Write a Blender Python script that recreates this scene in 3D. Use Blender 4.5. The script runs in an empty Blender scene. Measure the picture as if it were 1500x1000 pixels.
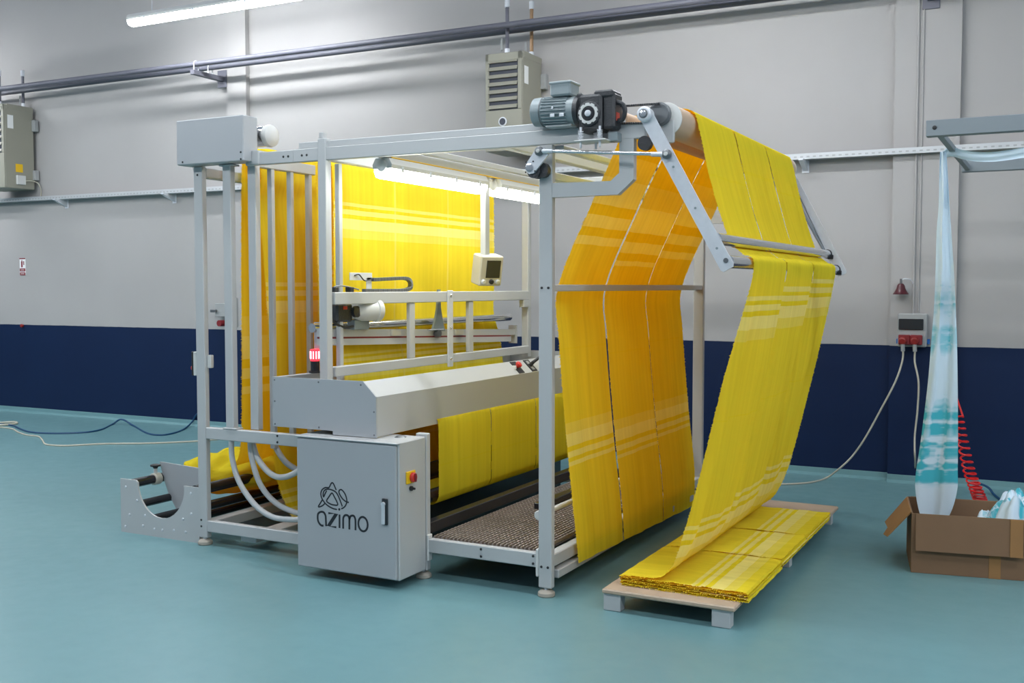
import bpy, bmesh, math, random
from mathutils import Vector, Matrix
random.seed(7)
SC = bpy.context.scene
COL = SC.collection

# ------------------------------------------------------------------ camera
F, PITCH, YAW, CH = 1536.0, 0.0522, -0.4832, 1.6
fw = Vector((math.sin(YAW)*math.cos(PITCH), math.cos(YAW)*math.cos(PITCH), -math.sin(PITCH)))
rt = Vector((math.cos(YAW), -math.sin(YAW), 0.0))
up = rt.cross(fw)
cd = bpy.data.cameras.new('camera')
cd.sensor_width = 36.0
cd.lens = 36.0*F/1500.0
cam = bpy.data.objects.new('camera', cd)
COL.objects.link(cam)
cam.matrix_world = Matrix(((rt.x, up.x, -fw.x, 0), (rt.y, up.y, -fw.y, 0), (rt.z, up.z, -fw.z, CH), (0, 0, 0, 1)))
SC.camera = cam

# ------------------------------------------------------------------ world, exposure
W = bpy.data.worlds.new('hall_ambient')
SC.world = W
W.use_nodes = True
bg = W.node_tree.nodes['Background']
bg.inputs[0].default_value = (0.70, 0.86, 1.05, 1)
bg.inputs[1].default_value = 0.31
SC.view_settings.view_transform = 'Standard'
SC.view_settings.look = 'None'
SC.view_settings.gamma = 1.0
SC.view_settings.use_curve_mapping = False
SC.view_settings.exposure = 0.08
HALL_EMIT = 58.0       # diffusers of the hanging hall luminaires, seen and added
LAMP_EMIT = 18.0       # diffusers of the machine's own luminaires

# ------------------------------------------------------------------ pixel -> place helpers (photo frame 1500x1000)
CO = Vector((0, 0, CH))
def ray(x, y): return fw + rt*((x-750)/F) - up*((y-500)/F)
def PZ(x, y, z): d = ray(x, y); return CO + d*((z-CH)/d.z)
def PY(x, y, Y): d = ray(x, y); return CO + d*(Y/d.y)
def PX(x, y, X): d = ray(x, y); return CO + d*(X/d.x)
WYAW = 0.016
def wall_y(X, off=0.0): return 9.03 - off + math.tan(WYAW)*(X+5.0)
def PW(x, y, off=0.0):
    n = Vector((-math.sin(WYAW), math.cos(WYAW), 0)); p0 = Vector((-5, 9.03-off, 0)); d = ray(x, y)
    return CO + d*((p0-CO).dot(n)/d.dot(n))

# ------------------------------------------------------------------ materials
MATS = {}
def mat(name, col, rough=0.5, metal=0.0, var=0.0, vscale=6.0, bump=0.0, bscale=60.0, spec=0.5, emit=None, estr=0.0, coat=0.0):
    m = bpy.data.materials.new(name); m.use_nodes = True
    nt = m.node_tree; b = nt.nodes['Principled BSDF']
    b.inputs['Base Color'].default_value = (*col, 1); b.inputs['Roughness'].default_value = rough
    b.inputs['Metallic'].default_value = metal; b.inputs['Specular IOR Level'].default_value = spec
    if coat: b.inputs['Coat Weight'].default_value = coat; b.inputs['Coat Roughness'].default_value = 0.12
    if emit: b.inputs['Emission Color'].default_value = (*emit, 1); b.inputs['Emission Strength'].default_value = estr
    tc = nt.nodes.new('ShaderNodeTexCoord')
    if var:
        n = nt.nodes.new('ShaderNodeTexNoise'); n.inputs['Scale'].default_value = vscale; n.inputs['Detail'].default_value = 5
        nt.links.new(tc.outputs['Object'], n.inputs['Vector'])
        mx = nt.nodes.new('ShaderNodeMix'); mx.data_type = 'RGBA'
        mx.inputs[6].default_value = (*[c*(1-var) for c in col], 1); mx.inputs[7].default_value = (*[min(1, c*(1+var)) for c in col], 1)
        nt.links.new(n.outputs['Fac'], mx.inputs[0]); nt.links.new(mx.outputs[2], b.inputs['Base Color'])
    if bump:
        n2 = nt.nodes.new('ShaderNodeTexNoise'); n2.inputs['Scale'].default_value = bscale; n2.inputs['Detail'].default_value = 3
        nt.links.new(tc.outputs['Object'], n2.inputs['Vector'])
        bp = nt.nodes.new('ShaderNodeBump'); bp.inputs['Strength'].default_value = bump; bp.inputs['Distance'].default_value = 0.01
        nt.links.new(n2.outputs['Fac'], bp.inputs['Height']); nt.links.new(bp.outputs['Normal'], b.inputs['Normal'])
    MATS[name] = m
    return m
mat('machine_paint', (0.46, 0.47, 0.475), 0.42, var=0.03, vscale=3)
mat('panel_paint', (0.385, 0.40, 0.42), 0.45, var=0.02, vscale=2)
mat('steel', (0.66, 0.67, 0.69), 0.17, metal=0.9, var=0.08, vscale=20)
mat('zinc', (0.64, 0.66, 0.70), 0.4, metal=0.3, var=0.10, vscale=30)
mat('dark_steel', (0.16, 0.17, 0.18), 0.4, metal=0.6)
mat('black_rubber', (0.018, 0.018, 0.02), 0.5)
mat('black_gloss', (0.015, 0.016, 0.02), 0.25, spec=0.6)
mat('gear_black', (0.03, 0.032, 0.036), 0.38, bump=0.3, bscale=120)
mat('motor_grey', (0.24, 0.285, 0.30), 0.45, var=0.05, vscale=10)
mat('white_plastic', (0.60, 0.60, 0.585), 0.45)
mat('cream_plastic', (0.56, 0.535, 0.45), 0.45)
mat('grey_plastic', (0.33, 0.34, 0.34), 0.5)
mat('red_plastic', (0.55, 0.03, 0.025), 0.35)
mat('dark_red', (0.20, 0.015, 0.02), 0.4)
mat('yellow_plastic', (0.8, 0.48, 0.01), 0.4)
mat('blue_plastic', (0.01, 0.12, 0.42), 0.4)
mat('foot_rubber', (0.36, 0.33, 0.28), 0.7)
mat('roller_wood', (0.56, 0.40, 0.28), 0.5, var=0.06, vscale=14)
mat('pallet_wood', (0.44, 0.34, 0.25), 0.55, var=0.10, vscale=9)
mat('cardboard', (0.20, 0.115, 0.063), 0.85, var=0.10, vscale=5)
mat('cardboard_light', (0.29, 0.15, 0.055), 0.85, var=0.10, vscale=7)
mat('heater_paint', (0.29, 0.28, 0.23), 0.5, var=0.04, vscale=4)
mat('heater_dark', (0.05, 0.055, 0.075), 0.6)
mat('pipe_paint', (0.115, 0.115, 0.145), 0.5, var=0.12, vscale=8)
mat('copper', (0.33, 0.20, 0.11), 0.45, metal=0.3)
mat('tray_zinc', (0.48, 0.495, 0.51), 0.4, metal=0.4)
mat('tread', (0.27, 0.225, 0.20), 0.36, metal=0.45, bump=0.5, bscale=160)
mat('tread_gap', (0.03, 0.026, 0.024), 0.8)
mat('screen', (0.03, 0.035, 0.035), 0.15)
mat('print_black', (0.012, 0.014, 0.02), 0.5)
mat('print_white', (0.8, 0.8, 0.8), 0.5)
mat('red_lamp', (0.8, 0.02, 0.03), 0.3, emit=(1.0, 0.03, 0.05), estr=2.2)
mat('red_led', (1.0, 0.4, 0.4), 0.3, emit=(1.0, 0.35, 0.4), estr=4.5)
mat('cord_cream', (0.46, 0.44, 0.36), 0.5)
mat('cord_blue', (0.006, 0.055, 0.14), 0.45)
mat('hose_red', (0.62, 0.012, 0.012), 0.35)
mat('diffuser', (0.95, 0.95, 0.95), 0.4, emit=(0.98, 1.0, 0.93), estr=LAMP_EMIT)
mat('hall_diffuser', (0.95, 0.95, 0.95), 0.4, emit=(0.93, 0.97, 1.0), estr=HALL_EMIT)
mat('bell_red', (0.07, 0.008, 0.013), 0.35)
mat('plug_red', (0.26, 0.018, 0.016), 0.3)
mat('frame_bluegrey', (0.20, 0.23, 0.255), 0.5, var=0.03)

def floor_mat():
    m = mat('floor_resin', (0.17, 0.36, 0.39), 0.30, spec=0.5)
    nt = m.node_tree; b = nt.nodes['Principled BSDF']; tc = nt.nodes['Texture Coordinate']
    n = nt.nodes.new('ShaderNodeTexNoise'); n.inputs['Scale'].default_value = 0.7; n.inputs['Detail'].default_value = 7
    n2 = nt.nodes.new('ShaderNodeTexNoise'); n2.inputs['Scale'].default_value = 9.0; n2.inputs['Detail'].default_value = 4
    nt.links.new(tc.outputs['Object'], n.inputs['Vector']); nt.links.new(tc.outputs['Object'], n2.inputs['Vector'])
    mx = nt.nodes.new('ShaderNodeMix'); mx.data_type = 'RGBA'
    mx.inputs[6].default_value = (0.118, 0.245, 0.270, 1); mx.inputs[7].default_value = (0.150, 0.290, 0.312, 1)
    nt.links.new(n.outputs['Fac'], mx.inputs[0]); nt.links.new(mx.outputs[2], b.inputs['Base Color'])
    mr = nt.nodes.new('ShaderNodeMapRange'); mr.inputs[3].default_value = 0.24; mr.inputs[4].default_value = 0.42
    nt.links.new(n2.outputs['Fac'], mr.inputs[0]); nt.links.new(mr.outputs[0], b.inputs['Roughness'])
    bp = nt.nodes.new('ShaderNodeBump'); bp.inputs['Strength'].default_value = 0.06
    nt.links.new(n2.outputs['Fac'], bp.inputs['Height']); nt.links.new(bp.outputs['Normal'], b.inputs['Normal'])
floor_mat()
BLUE_Z = 1.118
def wall_mat():
    m = mat('wall_paint', (0.6, 0.59, 0.58), 0.7)
    nt = m.node_tree; b = nt.nodes['Principled BSDF']; tc = nt.nodes['Texture Coordinate']; L = nt.links
    sp = nt.nodes.new('ShaderNodeSeparateXYZ'); geo = nt.nodes.new('ShaderNodeNewGeometry')
    L.new(geo.outputs['Position'], sp.inputs[0])
    n = nt.nodes.new('ShaderNodeTexNoise'); n.inputs['Scale'].default_value = 1.3; n.inputs['Detail'].default_value = 6
    L.new(tc.outputs['Object'], n.inputs['Vector'])
    a = nt.nodes.new('ShaderNodeMix'); a.data_type = 'RGBA'
    a.inputs[6].default_value = (0.355, 0.342, 0.336, 1); a.inputs[7].default_value = (0.405, 0.391, 0.384, 1); L.new(n.outputs['Fac'], a.inputs[0])
    c = nt.nodes.new('ShaderNodeMix'); c.data_type = 'RGBA'
    c.inputs[6].default_value = (0.002, 0.011, 0.047, 1); c.inputs[7].default_value = (0.003, 0.016, 0.061, 1); L.new(n.outputs['Fac'], c.inputs[0])
    n2 = nt.nodes.new('ShaderNodeTexNoise'); n2.inputs['Scale'].default_value = 7.0
    L.new(tc.outputs['Object'], n2.inputs['Vector'])
    ma = nt.nodes.new('ShaderNodeMath'); ma.operation = 'MULTIPLY_ADD'; ma.inputs[1].default_value = 0.008; L.new(n2.outputs['Fac'], ma.inputs[0]); L.new(sp.outputs['Z'], ma.inputs[2])
    gt = nt.nodes.new('ShaderNodeMath'); gt.operation = 'GREATER_THAN'; gt.inputs[1].default_value = BLUE_Z+0.004; L.new(ma.outputs[0], gt.inputs[0])
    mx = nt.nodes.new('ShaderNodeMix'); mx.data_type = 'RGBA'
    L.new(gt.outputs[0], mx.inputs[0]); L.new(c.outputs[2], mx.inputs[6]); L.new(a.outputs[2], mx.inputs[7]); L.new(mx.outputs[2], b.inputs['Base Color'])
    rg = nt.nodes.new('ShaderNodeMapRange'); rg.inputs[3].default_value = 0.55; rg.inputs[4].default_value = 0.8; b.inputs['Specular IOR Level'].default_value = 0.25; L.new(gt.outputs[0], rg.inputs[0]); L.new(rg.outputs[0], b.inputs['Roughness'])
    bp = nt.nodes.new('ShaderNodeBump'); bp.inputs['Strength'].default_value = 0.08; L.new(n2.outputs['Fac'], bp.inputs['Height']); L.new(bp.outputs['Normal'], b.inputs['Normal'])
wall_mat()

def cloth_mat():
    m = bpy.data.materials.new('yellow_terry'); m.use_nodes = True; MATS['yellow_terry'] = m
    nt = m.node_tree; L = nt.links
    for n in list(nt.nodes): nt.nodes.remove(n)
    out = nt.nodes.new('ShaderNodeOutputMaterial')
    uv = nt.nodes.new('ShaderNodeUVMap'); uv.uv_map = 'UVMap'
    sp = nt.nodes.new('ShaderNodeSeparateXYZ'); L.new(uv.outputs[0], sp.inputs[0])
    # woven bands repeat every 1.08 m along the cloth
    md = nt.nodes.new('ShaderNodeMath'); md.operation = 'FLOORED_MODULO'; md.inputs[1].default_value = 1.08; L.new(sp.outputs['Y'], md.inputs[0])
    ramp = nt.nodes.new('ShaderNodeValToRGB'); ramp.color_ramp.interpolation = 'CONSTANT'
    mr = nt.nodes.new('ShaderNodeMath'); mr.operation = 'DIVIDE'; mr.inputs[1].default_value = 1.08; L.new(md.outputs[0], mr.inputs[0]); L.new(mr.outputs[0], ramp.inputs[0])
    els = ramp.color_ramp.elements
    stops = [(0.0, .06), (0.02, .85), (0.042, .0), (0.062, .9), (0.090, 0), (0.118, 1), (0.178, .4), (0.235, .06), (0.60, 0), (0.608, .06)]
    while len(els) < len(stops): els.new(0.5)
    for e, (p, v) in zip(els, stops): e.position = p/1.08; g = v; e.color = (g, g, g, 1)
    # fine ribs along the length plus soft blotches
    mp = nt.nodes.new('ShaderNodeCombineXYZ')
    m1 = nt.nodes.new('ShaderNodeMath'); m1.operation = 'MULTIPLY'; m1.inputs[1].default_value = 26; L.new(sp.outputs['X'], m1.inputs[0]); L.new(m1.outputs[0], mp.inputs[0])
    m2 = nt.nodes.new('ShaderNodeMath'); m2.operation = 'MULTIPLY'; m2.inputs[1].default_value = 0.7; L.new(sp.outputs['Y'], m2.inputs[0]); L.new(m2.outputs[0], mp.inputs[1])
    nz = nt.nodes.new('ShaderNodeTexNoise'); nz.inputs['Scale'].default_value = 1.0; nz.inputs['Detail'].default_value = 4; L.new(mp.outputs[0], nz.inputs['Vector'])
    cr = nt.nodes.new('ShaderNodeMix'); cr.data_type = 'RGBA'; cr.clamp_factor = True
    cr.inputs[6].default_value = (0.90, 0.765, 0.032, 1); cr.inputs[7].default_value = (0.94, 0.85, 0.25, 1)
    L.new(ramp.outputs[0], cr.inputs[0])
    rb = nt.nodes.new('ShaderNodeMapRange'); rb.inputs[1].default_value = 0.3; rb.inputs[2].default_value = 0.7; rb.inputs[3].default_value = 0.90; rb.inputs[4].default_value = 1.05; L.new(nz.outputs['Fac'], rb.inputs[0])
    mul = nt.nodes.new('ShaderNodeVectorMath'); mul.operation = 'SCALE'; L.new(cr.outputs[2], mul.inputs[0]); L.new(rb.outputs[0], mul.inputs['Scale'])
    dif = nt.nodes.new('ShaderNodeBsdfDiffuse'); dif.inputs['Roughness'].default_value = 0.6; L.new(mul.outputs[0], dif.inputs['Color'])
    tl = nt.nodes.new('ShaderNodeBsdfTranslucent')
    tm = nt.nodes.new('ShaderNodeMix'); tm.data_type = 'RGBA'; tm.clamp_factor = True
    tm.inputs[6].default_value = (0.85, 0.29, 0.0, 1); tm.inputs[7].default_value = (0.92, 0.45, 0.015, 1); L.new(ramp.outputs[0], tm.inputs[0]); L.new(tm.outputs[2], tl.inputs['Color'])
    n3 = nt.nodes.new('ShaderNodeTexNoise'); n3.inputs['Scale'].default_value = 320; n3.inputs['Detail'].default_value = 2; L.new(uv.outputs[0], n3.inputs['Vector'])
    bp = nt.nodes.new('ShaderNodeBump'); bp.inputs['Strength'].default_value = 0.35; bp.inputs['Distance'].default_value = 0.004; L.new(n3.outputs['Fac'], bp.inputs['Height'])
    L.new(bp.outputs[0], dif.inputs['Normal'])
    ms = nt.nodes.new('ShaderNodeMixShader'); ms.inputs[0].default_value = 0.31
    L.new(dif.outputs[0], ms.inputs[1]); L.new(tl.outputs[0], ms.inputs[2]); L.new(ms.outputs[0], out.inputs[0])
cloth_mat()
def web_mat():
    m = MATS['yellow_terry'].copy(); m.name = 'yellow_terry_web'; MATS['yellow_terry_web'] = m
    nt = m.node_tree; L = nt.links
    sp = next(n for n in nt.nodes if n.type == 'SEPXYZ')
    cr = next(n for n in nt.nodes if n.type == 'MIX' and abs(n.inputs[6].default_value[0]-.90) < .01)
    ramp = next(n for n in nt.nodes if n.type == 'VALTORGB')
    prev = ramp.outputs[0]
    for y in (5.80, 6.49):
        sb = nt.nodes.new('ShaderNodeMath'); sb.operation = 'SUBTRACT'; sb.inputs[1].default_value = y; L.new(sp.outputs['X'], sb.inputs[0])
        ab = nt.nodes.new('ShaderNodeMath'); ab.operation = 'ABSOLUTE'; L.new(sb.outputs[0], ab.inputs[0])
        lt = nt.nodes.new('ShaderNodeMath'); lt.operation = 'LESS_THAN'; lt.inputs[1].default_value = 0.010; L.new(ab.outputs[0], lt.inputs[0])
        ml = nt.nodes.new('ShaderNodeMath'); ml.operation = 'MULTIPLY_ADD'; ml.inputs[1].default_value = 0.4; L.new(lt.outputs[0], ml.inputs[0]); L.new(prev, ml.inputs[2]); prev = ml.outputs[0]
    L.new(prev, cr.inputs[0])
web_mat()
def printed_cloth_mat():
    m = bpy.data.materials.new('white_blue_cloth'); m.use_nodes = True; MATS['white_blue_cloth'] = m
    nt = m.node_tree; L = nt.links; b = nt.nodes['Principled BSDF']; b.inputs['Roughness'].default_value = 0.8
    uv = nt.nodes.new('ShaderNodeUVMap'); uv.uv_map = 'UVMap'
    n = nt.nodes.new('ShaderNodeTexNoise'); n.inputs['Scale'].default_value = 3.2; n.inputs['Detail'].default_value = 3; n.inputs['Distortion'].default_value = 0.6
    mp = nt.nodes.new('ShaderNodeMapping'); mp.inputs['Scale'].default_value = (2.2, 0.9, 1); L.new(uv.outputs[0], mp.inputs[0]); L.new(mp.outputs[0], n.inputs['Vector'])
    n2 = nt.nodes.new('ShaderNodeTexNoise'); n2.inputs['Scale'].default_value = 18; L.new(uv.outputs[0], n2.inputs['Vector'])
    r1 = nt.nodes.new('ShaderNodeMapRange'); r1.inputs[1].default_value = 0.50; r1.inputs[2].default_value = 0.60; L.new(n.outputs['Fac'], r1.inputs[0])
    r2 = nt.nodes.new('ShaderNodeMapRange'); r2.inputs[1].default_value = 0.38; r2.inputs[2].default_value = 0.5; L.new(n2.outputs['Fac'], r2.inputs[0])
    mu = nt.nodes.new('ShaderNodeMath'); mu.operation = 'MULTIPLY'; L.new(r1.outputs[0], mu.inputs[0]); L.new(r2.outputs[0], mu.inputs[1])
    mx = nt.nodes.new('ShaderNodeMix'); mx.data_type = 'RGBA'; mx.inputs[6].default_value = (0.58, 0.70, 0.80, 1); mx.inputs[7].default_value = (0.05, 0.42, 0.52, 1)
    L.new(mu.outputs[0], mx.inputs[0]); L.new(mx.outputs[2], b.inputs['Base Color'])
printed_cloth_mat()

# ------------------------------------------------------------------ mesh helpers
class MB:
    def __init__(s): s.v = []; s.f = []; s.uv = None; s.closed = True
    def add(s, vs, fs):
        o = len(s.v); s.v += [tuple(p) for p in vs]; s.f += [tuple(i+o for i in f) for f in fs]; return s
    def box(s, x0, x1, y0, y1, z0, z1, c=0.003, M=None):
        x0, x1 = sorted((x0, x1)); y0, y1 = sorted((y0, y1)); z0, z1 = sorted((z0, z1))
        lo, hi = (x0, y0, z0), (x1, y1, z1)
        c = min(c, min(h-l for l, h in zip(lo, hi))*0.3)
        vs = []
        for i in range(8):
            sg = (i & 1, (i >> 1) & 1, (i >> 2) & 1)
            for a in range(3):
                vs.append([(hi[k] if sg[k] else lo[k]) + (0 if k == a else (-c if sg[k] else c)) for k in range(3)])
        idx = lambda i, a: i*3+a
        fs = []
        for a in range(3):
            b, d = (a+1) % 3, (a+2) % 3
            for sgn in (0, 1):
                q = [sgn << a, (sgn << a) | (1 << b), (sgn << a) | (1 << b) | (1 << d), (sgn << a) | (1 << d)]
                fs.append([idx(i, a) for i in q])
            for sb in (0, 1):
                for sd in (0, 1):
                    i0 = (sb << b) | (sd << d); i1 = i0 | (1 << a)
                    fs.append([idx(i0, b), idx(i1, b), idx(i1, d), idx(i0, d)])
        for i in range(8): fs.append([idx(i, 0), idx(i, 1), idx(i, 2)])
        if M: vs = [M @ Vector(p) for p in vs]
        return s.add(vs, fs)
    def bar(s, p0, p1, w, h, ref=(0, 0, 1), c=0.002):
        p0, p1 = Vector(p0), Vector(p1); d = p1-p0; L = d.length; z = d.normalized(); x = Vector(ref).cross(z)
        if x.length < 1e-4: x = Vector((1, 0, 0)).cross(z)
        x.normalize(); y = z.cross(x)
        M = Matrix(((x.x, y.x, z.x, p0.x), (x.y, y.y, z.y, p0.y), (x.z, y.z, z.z, p0.z), (0, 0, 0, 1)))
        return s.box(-w/2, w/2, -h/2, h/2, 0, L, c, M)
    def tube(s, pts, r, n=12, cap=True):
        pts = [Vector(p) for p in pts]; k = len(pts)
        rs = r if isinstance(r, (list, tuple)) else [r]*k
        T = []
        for i in range(k):
            a = pts[max(0, i-1)]; b = pts[min(k-1, i+1)]; t = (b-a)
            T.append(t.normalized() if t.length > 1e-9 else Vector((0, 0, 1)))
        ref = Vector((0, 0, 1)) if abs(T[0].z) < 0.9 else Vector((1, 0, 0))
        x = ref.cross(T[0]).normalized(); vs = []
        for i in range(k):
            x = (x - T[i]*x.dot(T[i])).normalized(); y = T[i].cross(x)
            for j in range(n):
                a = 2*math.pi*j/n; vs.append(pts[i]+(x*math.cos(a)+y*math.sin(a))*rs[i])
        fs = [[i*n+j, i*n+(j+1) % n, (i+1)*n+(j+1) % n, (i+1)*n+j] for i in range(k-1) for j in range(n)]
        if cap: fs += [list(range(n))[::-1], [(k-1)*n+j for j in range(n)]]
        return s.add(vs, fs)
    def cyl(s, p0, p1, r, n=20, c=0.0):
        if c:
            p0, p1 = Vector(p0), Vector(p1); d = (p1-p0).normalized()
            return s.lathe(p0, d, [(0, r-c), (c, r), ((p1-p0).length-c, r), ((p1-p0).length, r-c)], n)
        return s.tube([p0, p1], r, n)
    def lathe(s, p0, d, prof, n=24):
        p0, d = Vector(p0), Vector(d).normalized()
        ref = Vector((0, 0, 1)) if abs(d.z) < 0.9 else Vector((1, 0, 0))
        x = ref.cross(d).normalized(); y = d.cross(x); vs = []
        for h, r in prof:
            for j in range(n):
                a = 2*math.pi*j/n; vs.append(p0+d*h+(x*math.cos(a)+y*math.sin(a))*max(r, 1e-4))
        k = len(prof)
        fs = [[i*n+j, i*n+(j+1) % n, (i+1)*n+(j+1) % n, (i+1)*n+j] for i in range(k-1) for j in range(n)]
        fs += [list(range(n))[::-1], [(k-1)*n+j for j in range(n)]]
        return s.add(vs, fs)
    def prism(s, poly, d):
        d = Vector(d); n = len(poly); vs = [Vector(p) for p in poly]+[Vector(p)+d for p in poly]
        fs = [list(range(n))[::-1], list(range(n, 2*n))]+[[i, (i+1) % n, n+(i+1) % n, n+i] for i in range(n)]
        return s.add(vs, fs)
    def build(s, name, m, parent=None, label=None, sharp=32, kind=None):
        base = org(parent)
        me = bpy.data.meshes.new(name)
        me.from_pydata([(p[0]-base[0], p[1]-base[1], p[2]-base[2]) for p in s.v], [], s.f)
        if s.closed:
            bm = bmesh.new(); bm.from_mesh(me); bmesh.ops.recalc_face_normals(bm, faces=bm.faces); bm.to_mesh(me); bm.free()
        if s.uv:
            ul = me.uv_layers.new(name='UVMap')
            for lp in me.loops: ul.data[lp.index].uv = s.uv[lp.vertex_index]
        me.materials.append(MATS[m])
        me.shade_smooth()
        me.set_sharp_from_angle(angle=math.radians(sharp))
        return link(name, me, parent, label, kind)
ORG = {}
def org(parent):
    return ORG.get(parent.name, (0, 0, 0)) if parent else (0, 0, 0)
def link(name, me, parent=None, label=None, kind=None):
    o = bpy.data.objects.new(name, me); COL.objects.link(o)
    if parent: o.parent = parent; ORG[o.name] = org(parent)
    if label: o['label'] = label
    if kind: o['kind'] = kind
    return o
def thing(name, label, cat, loc, group=None):
    o = bpy.data.objects.new(name, None); COL.objects.link(o); o.location = loc; o.empty_display_size = 0.2
    ORG[o.name] = tuple(loc); o['label'] = label; o['category'] = cat
    if group: o['group'] = group
    return o
def tag(o, label, cat, group=None):
    o['label'] = label; o['category'] = cat
    if group: o['group'] = group
    return o
def struct(o): o['kind'] = 'structure'; return o
def B(*a, **k): return MB().box(*a, **k)
def catmull(P, n=8, closed=False):
    P = [Vector(p) for p in P]; out = []
    N = len(P)
    for i in range(N-1 if not closed else N):
        if closed: a, b, c, d = P[(i-1) % N], P[i], P[(i+1) % N], P[(i+2) % N]
        else: a, b, c, d = P[max(i-1, 0)], P[i], P[i+1], P[min(i+2, N-1)]
        for j in range(n):
            t = j/n
            out.append(0.5*((2*b)+(c-a)*t+(2*a-5*b+4*c-d)*t*t+(3*b-a-3*c+d)*t**3))
    if not closed: out.append(P[-1])
    return out

# ------------------------------------------------------------------ the hall
fl = MB().add([(-30, -12, 0), (14, -12, 0), (14, 9.8, 0), (-30, 9.8, 0)], [(0, 1, 2, 3)])
fl.closed = False
struct(fl.build('floor', 'floor_resin'))
def wall_prism(x0, x1, z0, z1, off0, off1):
    return [(x0, wall_y(x0, off0), z0), (x1, wall_y(x1, off0), z0), (x1, wall_y(x1, off1), z0), (x0, wall_y(x0, off1), z0)], (0, 0, z1-z0)
wb = MB(); wb.prism(*wall_prism(-30, 14, 0, 6.6, 0, -0.25)); wall = struct(wb.build('wall_back', 'wall_paint'))
MATS['cove'] = MATS['floor_resin']
bb = MB()
for (a, b, o) in ((-30, -8.24, 0), (-8.24, -7.97, .06), (-7.97, -1.245, 0), (-1.245, -0.75, .06), (-0.75, 14, 0)):
    pa, pb = (a, b)
    p = [(pa, wall_y(pa, o+0.05), 0.0), (pa, wall_y(pa, o), 0.0), (pa, wall_y(pa, o), 0.062), (pa, wall_y(pa, o+0.012), 0.058), (pa, wall_y(pa, o+0.018), 0.02)]
    bb.prism(p, (pb-pa, wall_y(pb)-wall_y(pa), 0))
struct(bb.build('baseboard_back', 'floor_resin'))
t = MB(); t.prism(*wall_prism(-8.24, -7.97, 0, 6.6, 0.06, -0.01)); struct(t.build('trim_1', 'wall_paint'))
t = MB(); t.prism(*wall_prism(-1.245, -0.75, 0, 6.6, 0.06, -0.01)); struct(t.build('trim_2', 'wall_paint'))

# hanging luminaires of the hall: one is in the picture, the rest are unseen, added to light cloth, walls and floor
def luminaire(name, p0, p1, parent_thing, diff, hang=None):
    """batten luminaire from p0 to p1 (horizontal); parts: housing, diffuser, clips, end caps"""
    p0, p1 = Vector(p0), Vector(p1); d = (p1-p0).normalized(); side = Vector((-d.y, d.x, 0)); L = (p1-p0).length
    def ring(sec, q0, q1):
        return [q0+side*a+Vector((0, 0, b)) for a, b in sec], d*(q1-q0).length
    h = MB(); h.prism(*ring([(-.062, .0), (.062, .0), (.066, .022), (.045, .058), (-.045, .058), (-.066, .022)], p0, p1)); ho = h.build('housing', 'white_plastic', parent_thing)
    sec = [(-.060, .0), (-.062, -.016), (-.050, -.046), (-.02, -.056), (.02, -.056), (.050, -.046), (.062, -.016), (.060, .0)]
    m = MB(); m.prism(*ring(sec, p0+d*.012, p1-d*.012)); m.build('diffuser', diff, parent_thing)
    for k in range(4):
        q = p0+d*(L*(.1+.8*k/3))
        for sg in (-1, 1):
            MB().bar(q+side*sg*.064-d*.012, q+side*sg*.064+d*.012, .006, .034).build('clip', 'zinc', parent_thing)
    for q, sg in ((p0, -1), (p1, 1)):
        MB().lathe(q+Vector((0, 0, .015)), d*sg, [(0, .036), (.010, .032), (.016, .02)], 14).build('end_cap', 'white_plastic', parent_thing)
    if hang:
        for f_ in (.12, .88):
            q = p0+d*(L*f_)+Vector((0, 0, .055)); MB().cyl(q, q+Vector((0, 0, hang)), .004, 6).build('suspension_rod', 'zinc', parent_thing)
a, b_ = PY(192, 31, 8.05), PY(192, 31, 8.05)+Vector((2.55, 0.0, 0))
tl = thing('ceiling_luminaire', 'bright white batten luminaire hanging near the back wall, above the dark pipes', 'lamp', tuple(a))
luminaire('hall', a, b_, tl, 'hall_diffuser', hang=2.2)
HZ = 4.2
k = 0
for (x, y) in ((-14.2, 7.9), (-11.9, 6.0), (-3.7, 7.2), (3.0, 7.0), (2.6, 5.4), (-14.6, 4.4), (-11.0, 4.4), (-7.4, 4.4), (-3.8, 4.4), (0.5, 4.4), (-9.5, 1.4), (-5.9, 1.4), (-2.3, 1.4), (1.3, 1.4), (4.9, 1.4)):
    k += 1
    t = thing('ceiling_luminaire', 'unseen white batten luminaire added outside the picture to light the hall', 'lamp', (x, y, HZ), 'added hall luminaires outside the picture')
    luminaire('hall', (x, y, HZ), (x+2.4, y, HZ), t, 'hall_diffuser', hang=2.1)

# ------------------------------------------------------------------ the cloth finishing machine
YN, YN2 = 4.81, 4.85          # near side frame
YF, YF2 = 7.345, 7.385        # far side frame
MC = thing('cloth_cutting_machine', 'large grey steel cloth cutting and plaiting machine with yellow cloth running through it', 'machine', (-3.5, 6.1, 0))
P = 'machine_paint'
def pb(name, *a, m=P, parent=None, label=None, c=0.004): return B(*a, c=c).build(name, m, parent or MC, label)
def bolt(p, d, r=0.007, h=0.004, parent=None, m='black_rubber'):
    p = Vector(p); d = Vector(d).normalized()
    return MB().lathe(p, d, [(-.001, r), (h*.6, r), (h, r*.7)], 10).build('bolt', m, parent or MC)
def foot(x, y, parent):
    MB().cyl((x, y, .03), (x, y, .075), .012, 10).build('foot_stud', 'zinc', parent)
    MB().lathe((x, y, 0), (0, 0, 1), [(0, .042), (.006, .046), (.020, .044), (.032, .03), (.034, .018)], 20).build('foot', 'foot_rubber', parent)
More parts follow.
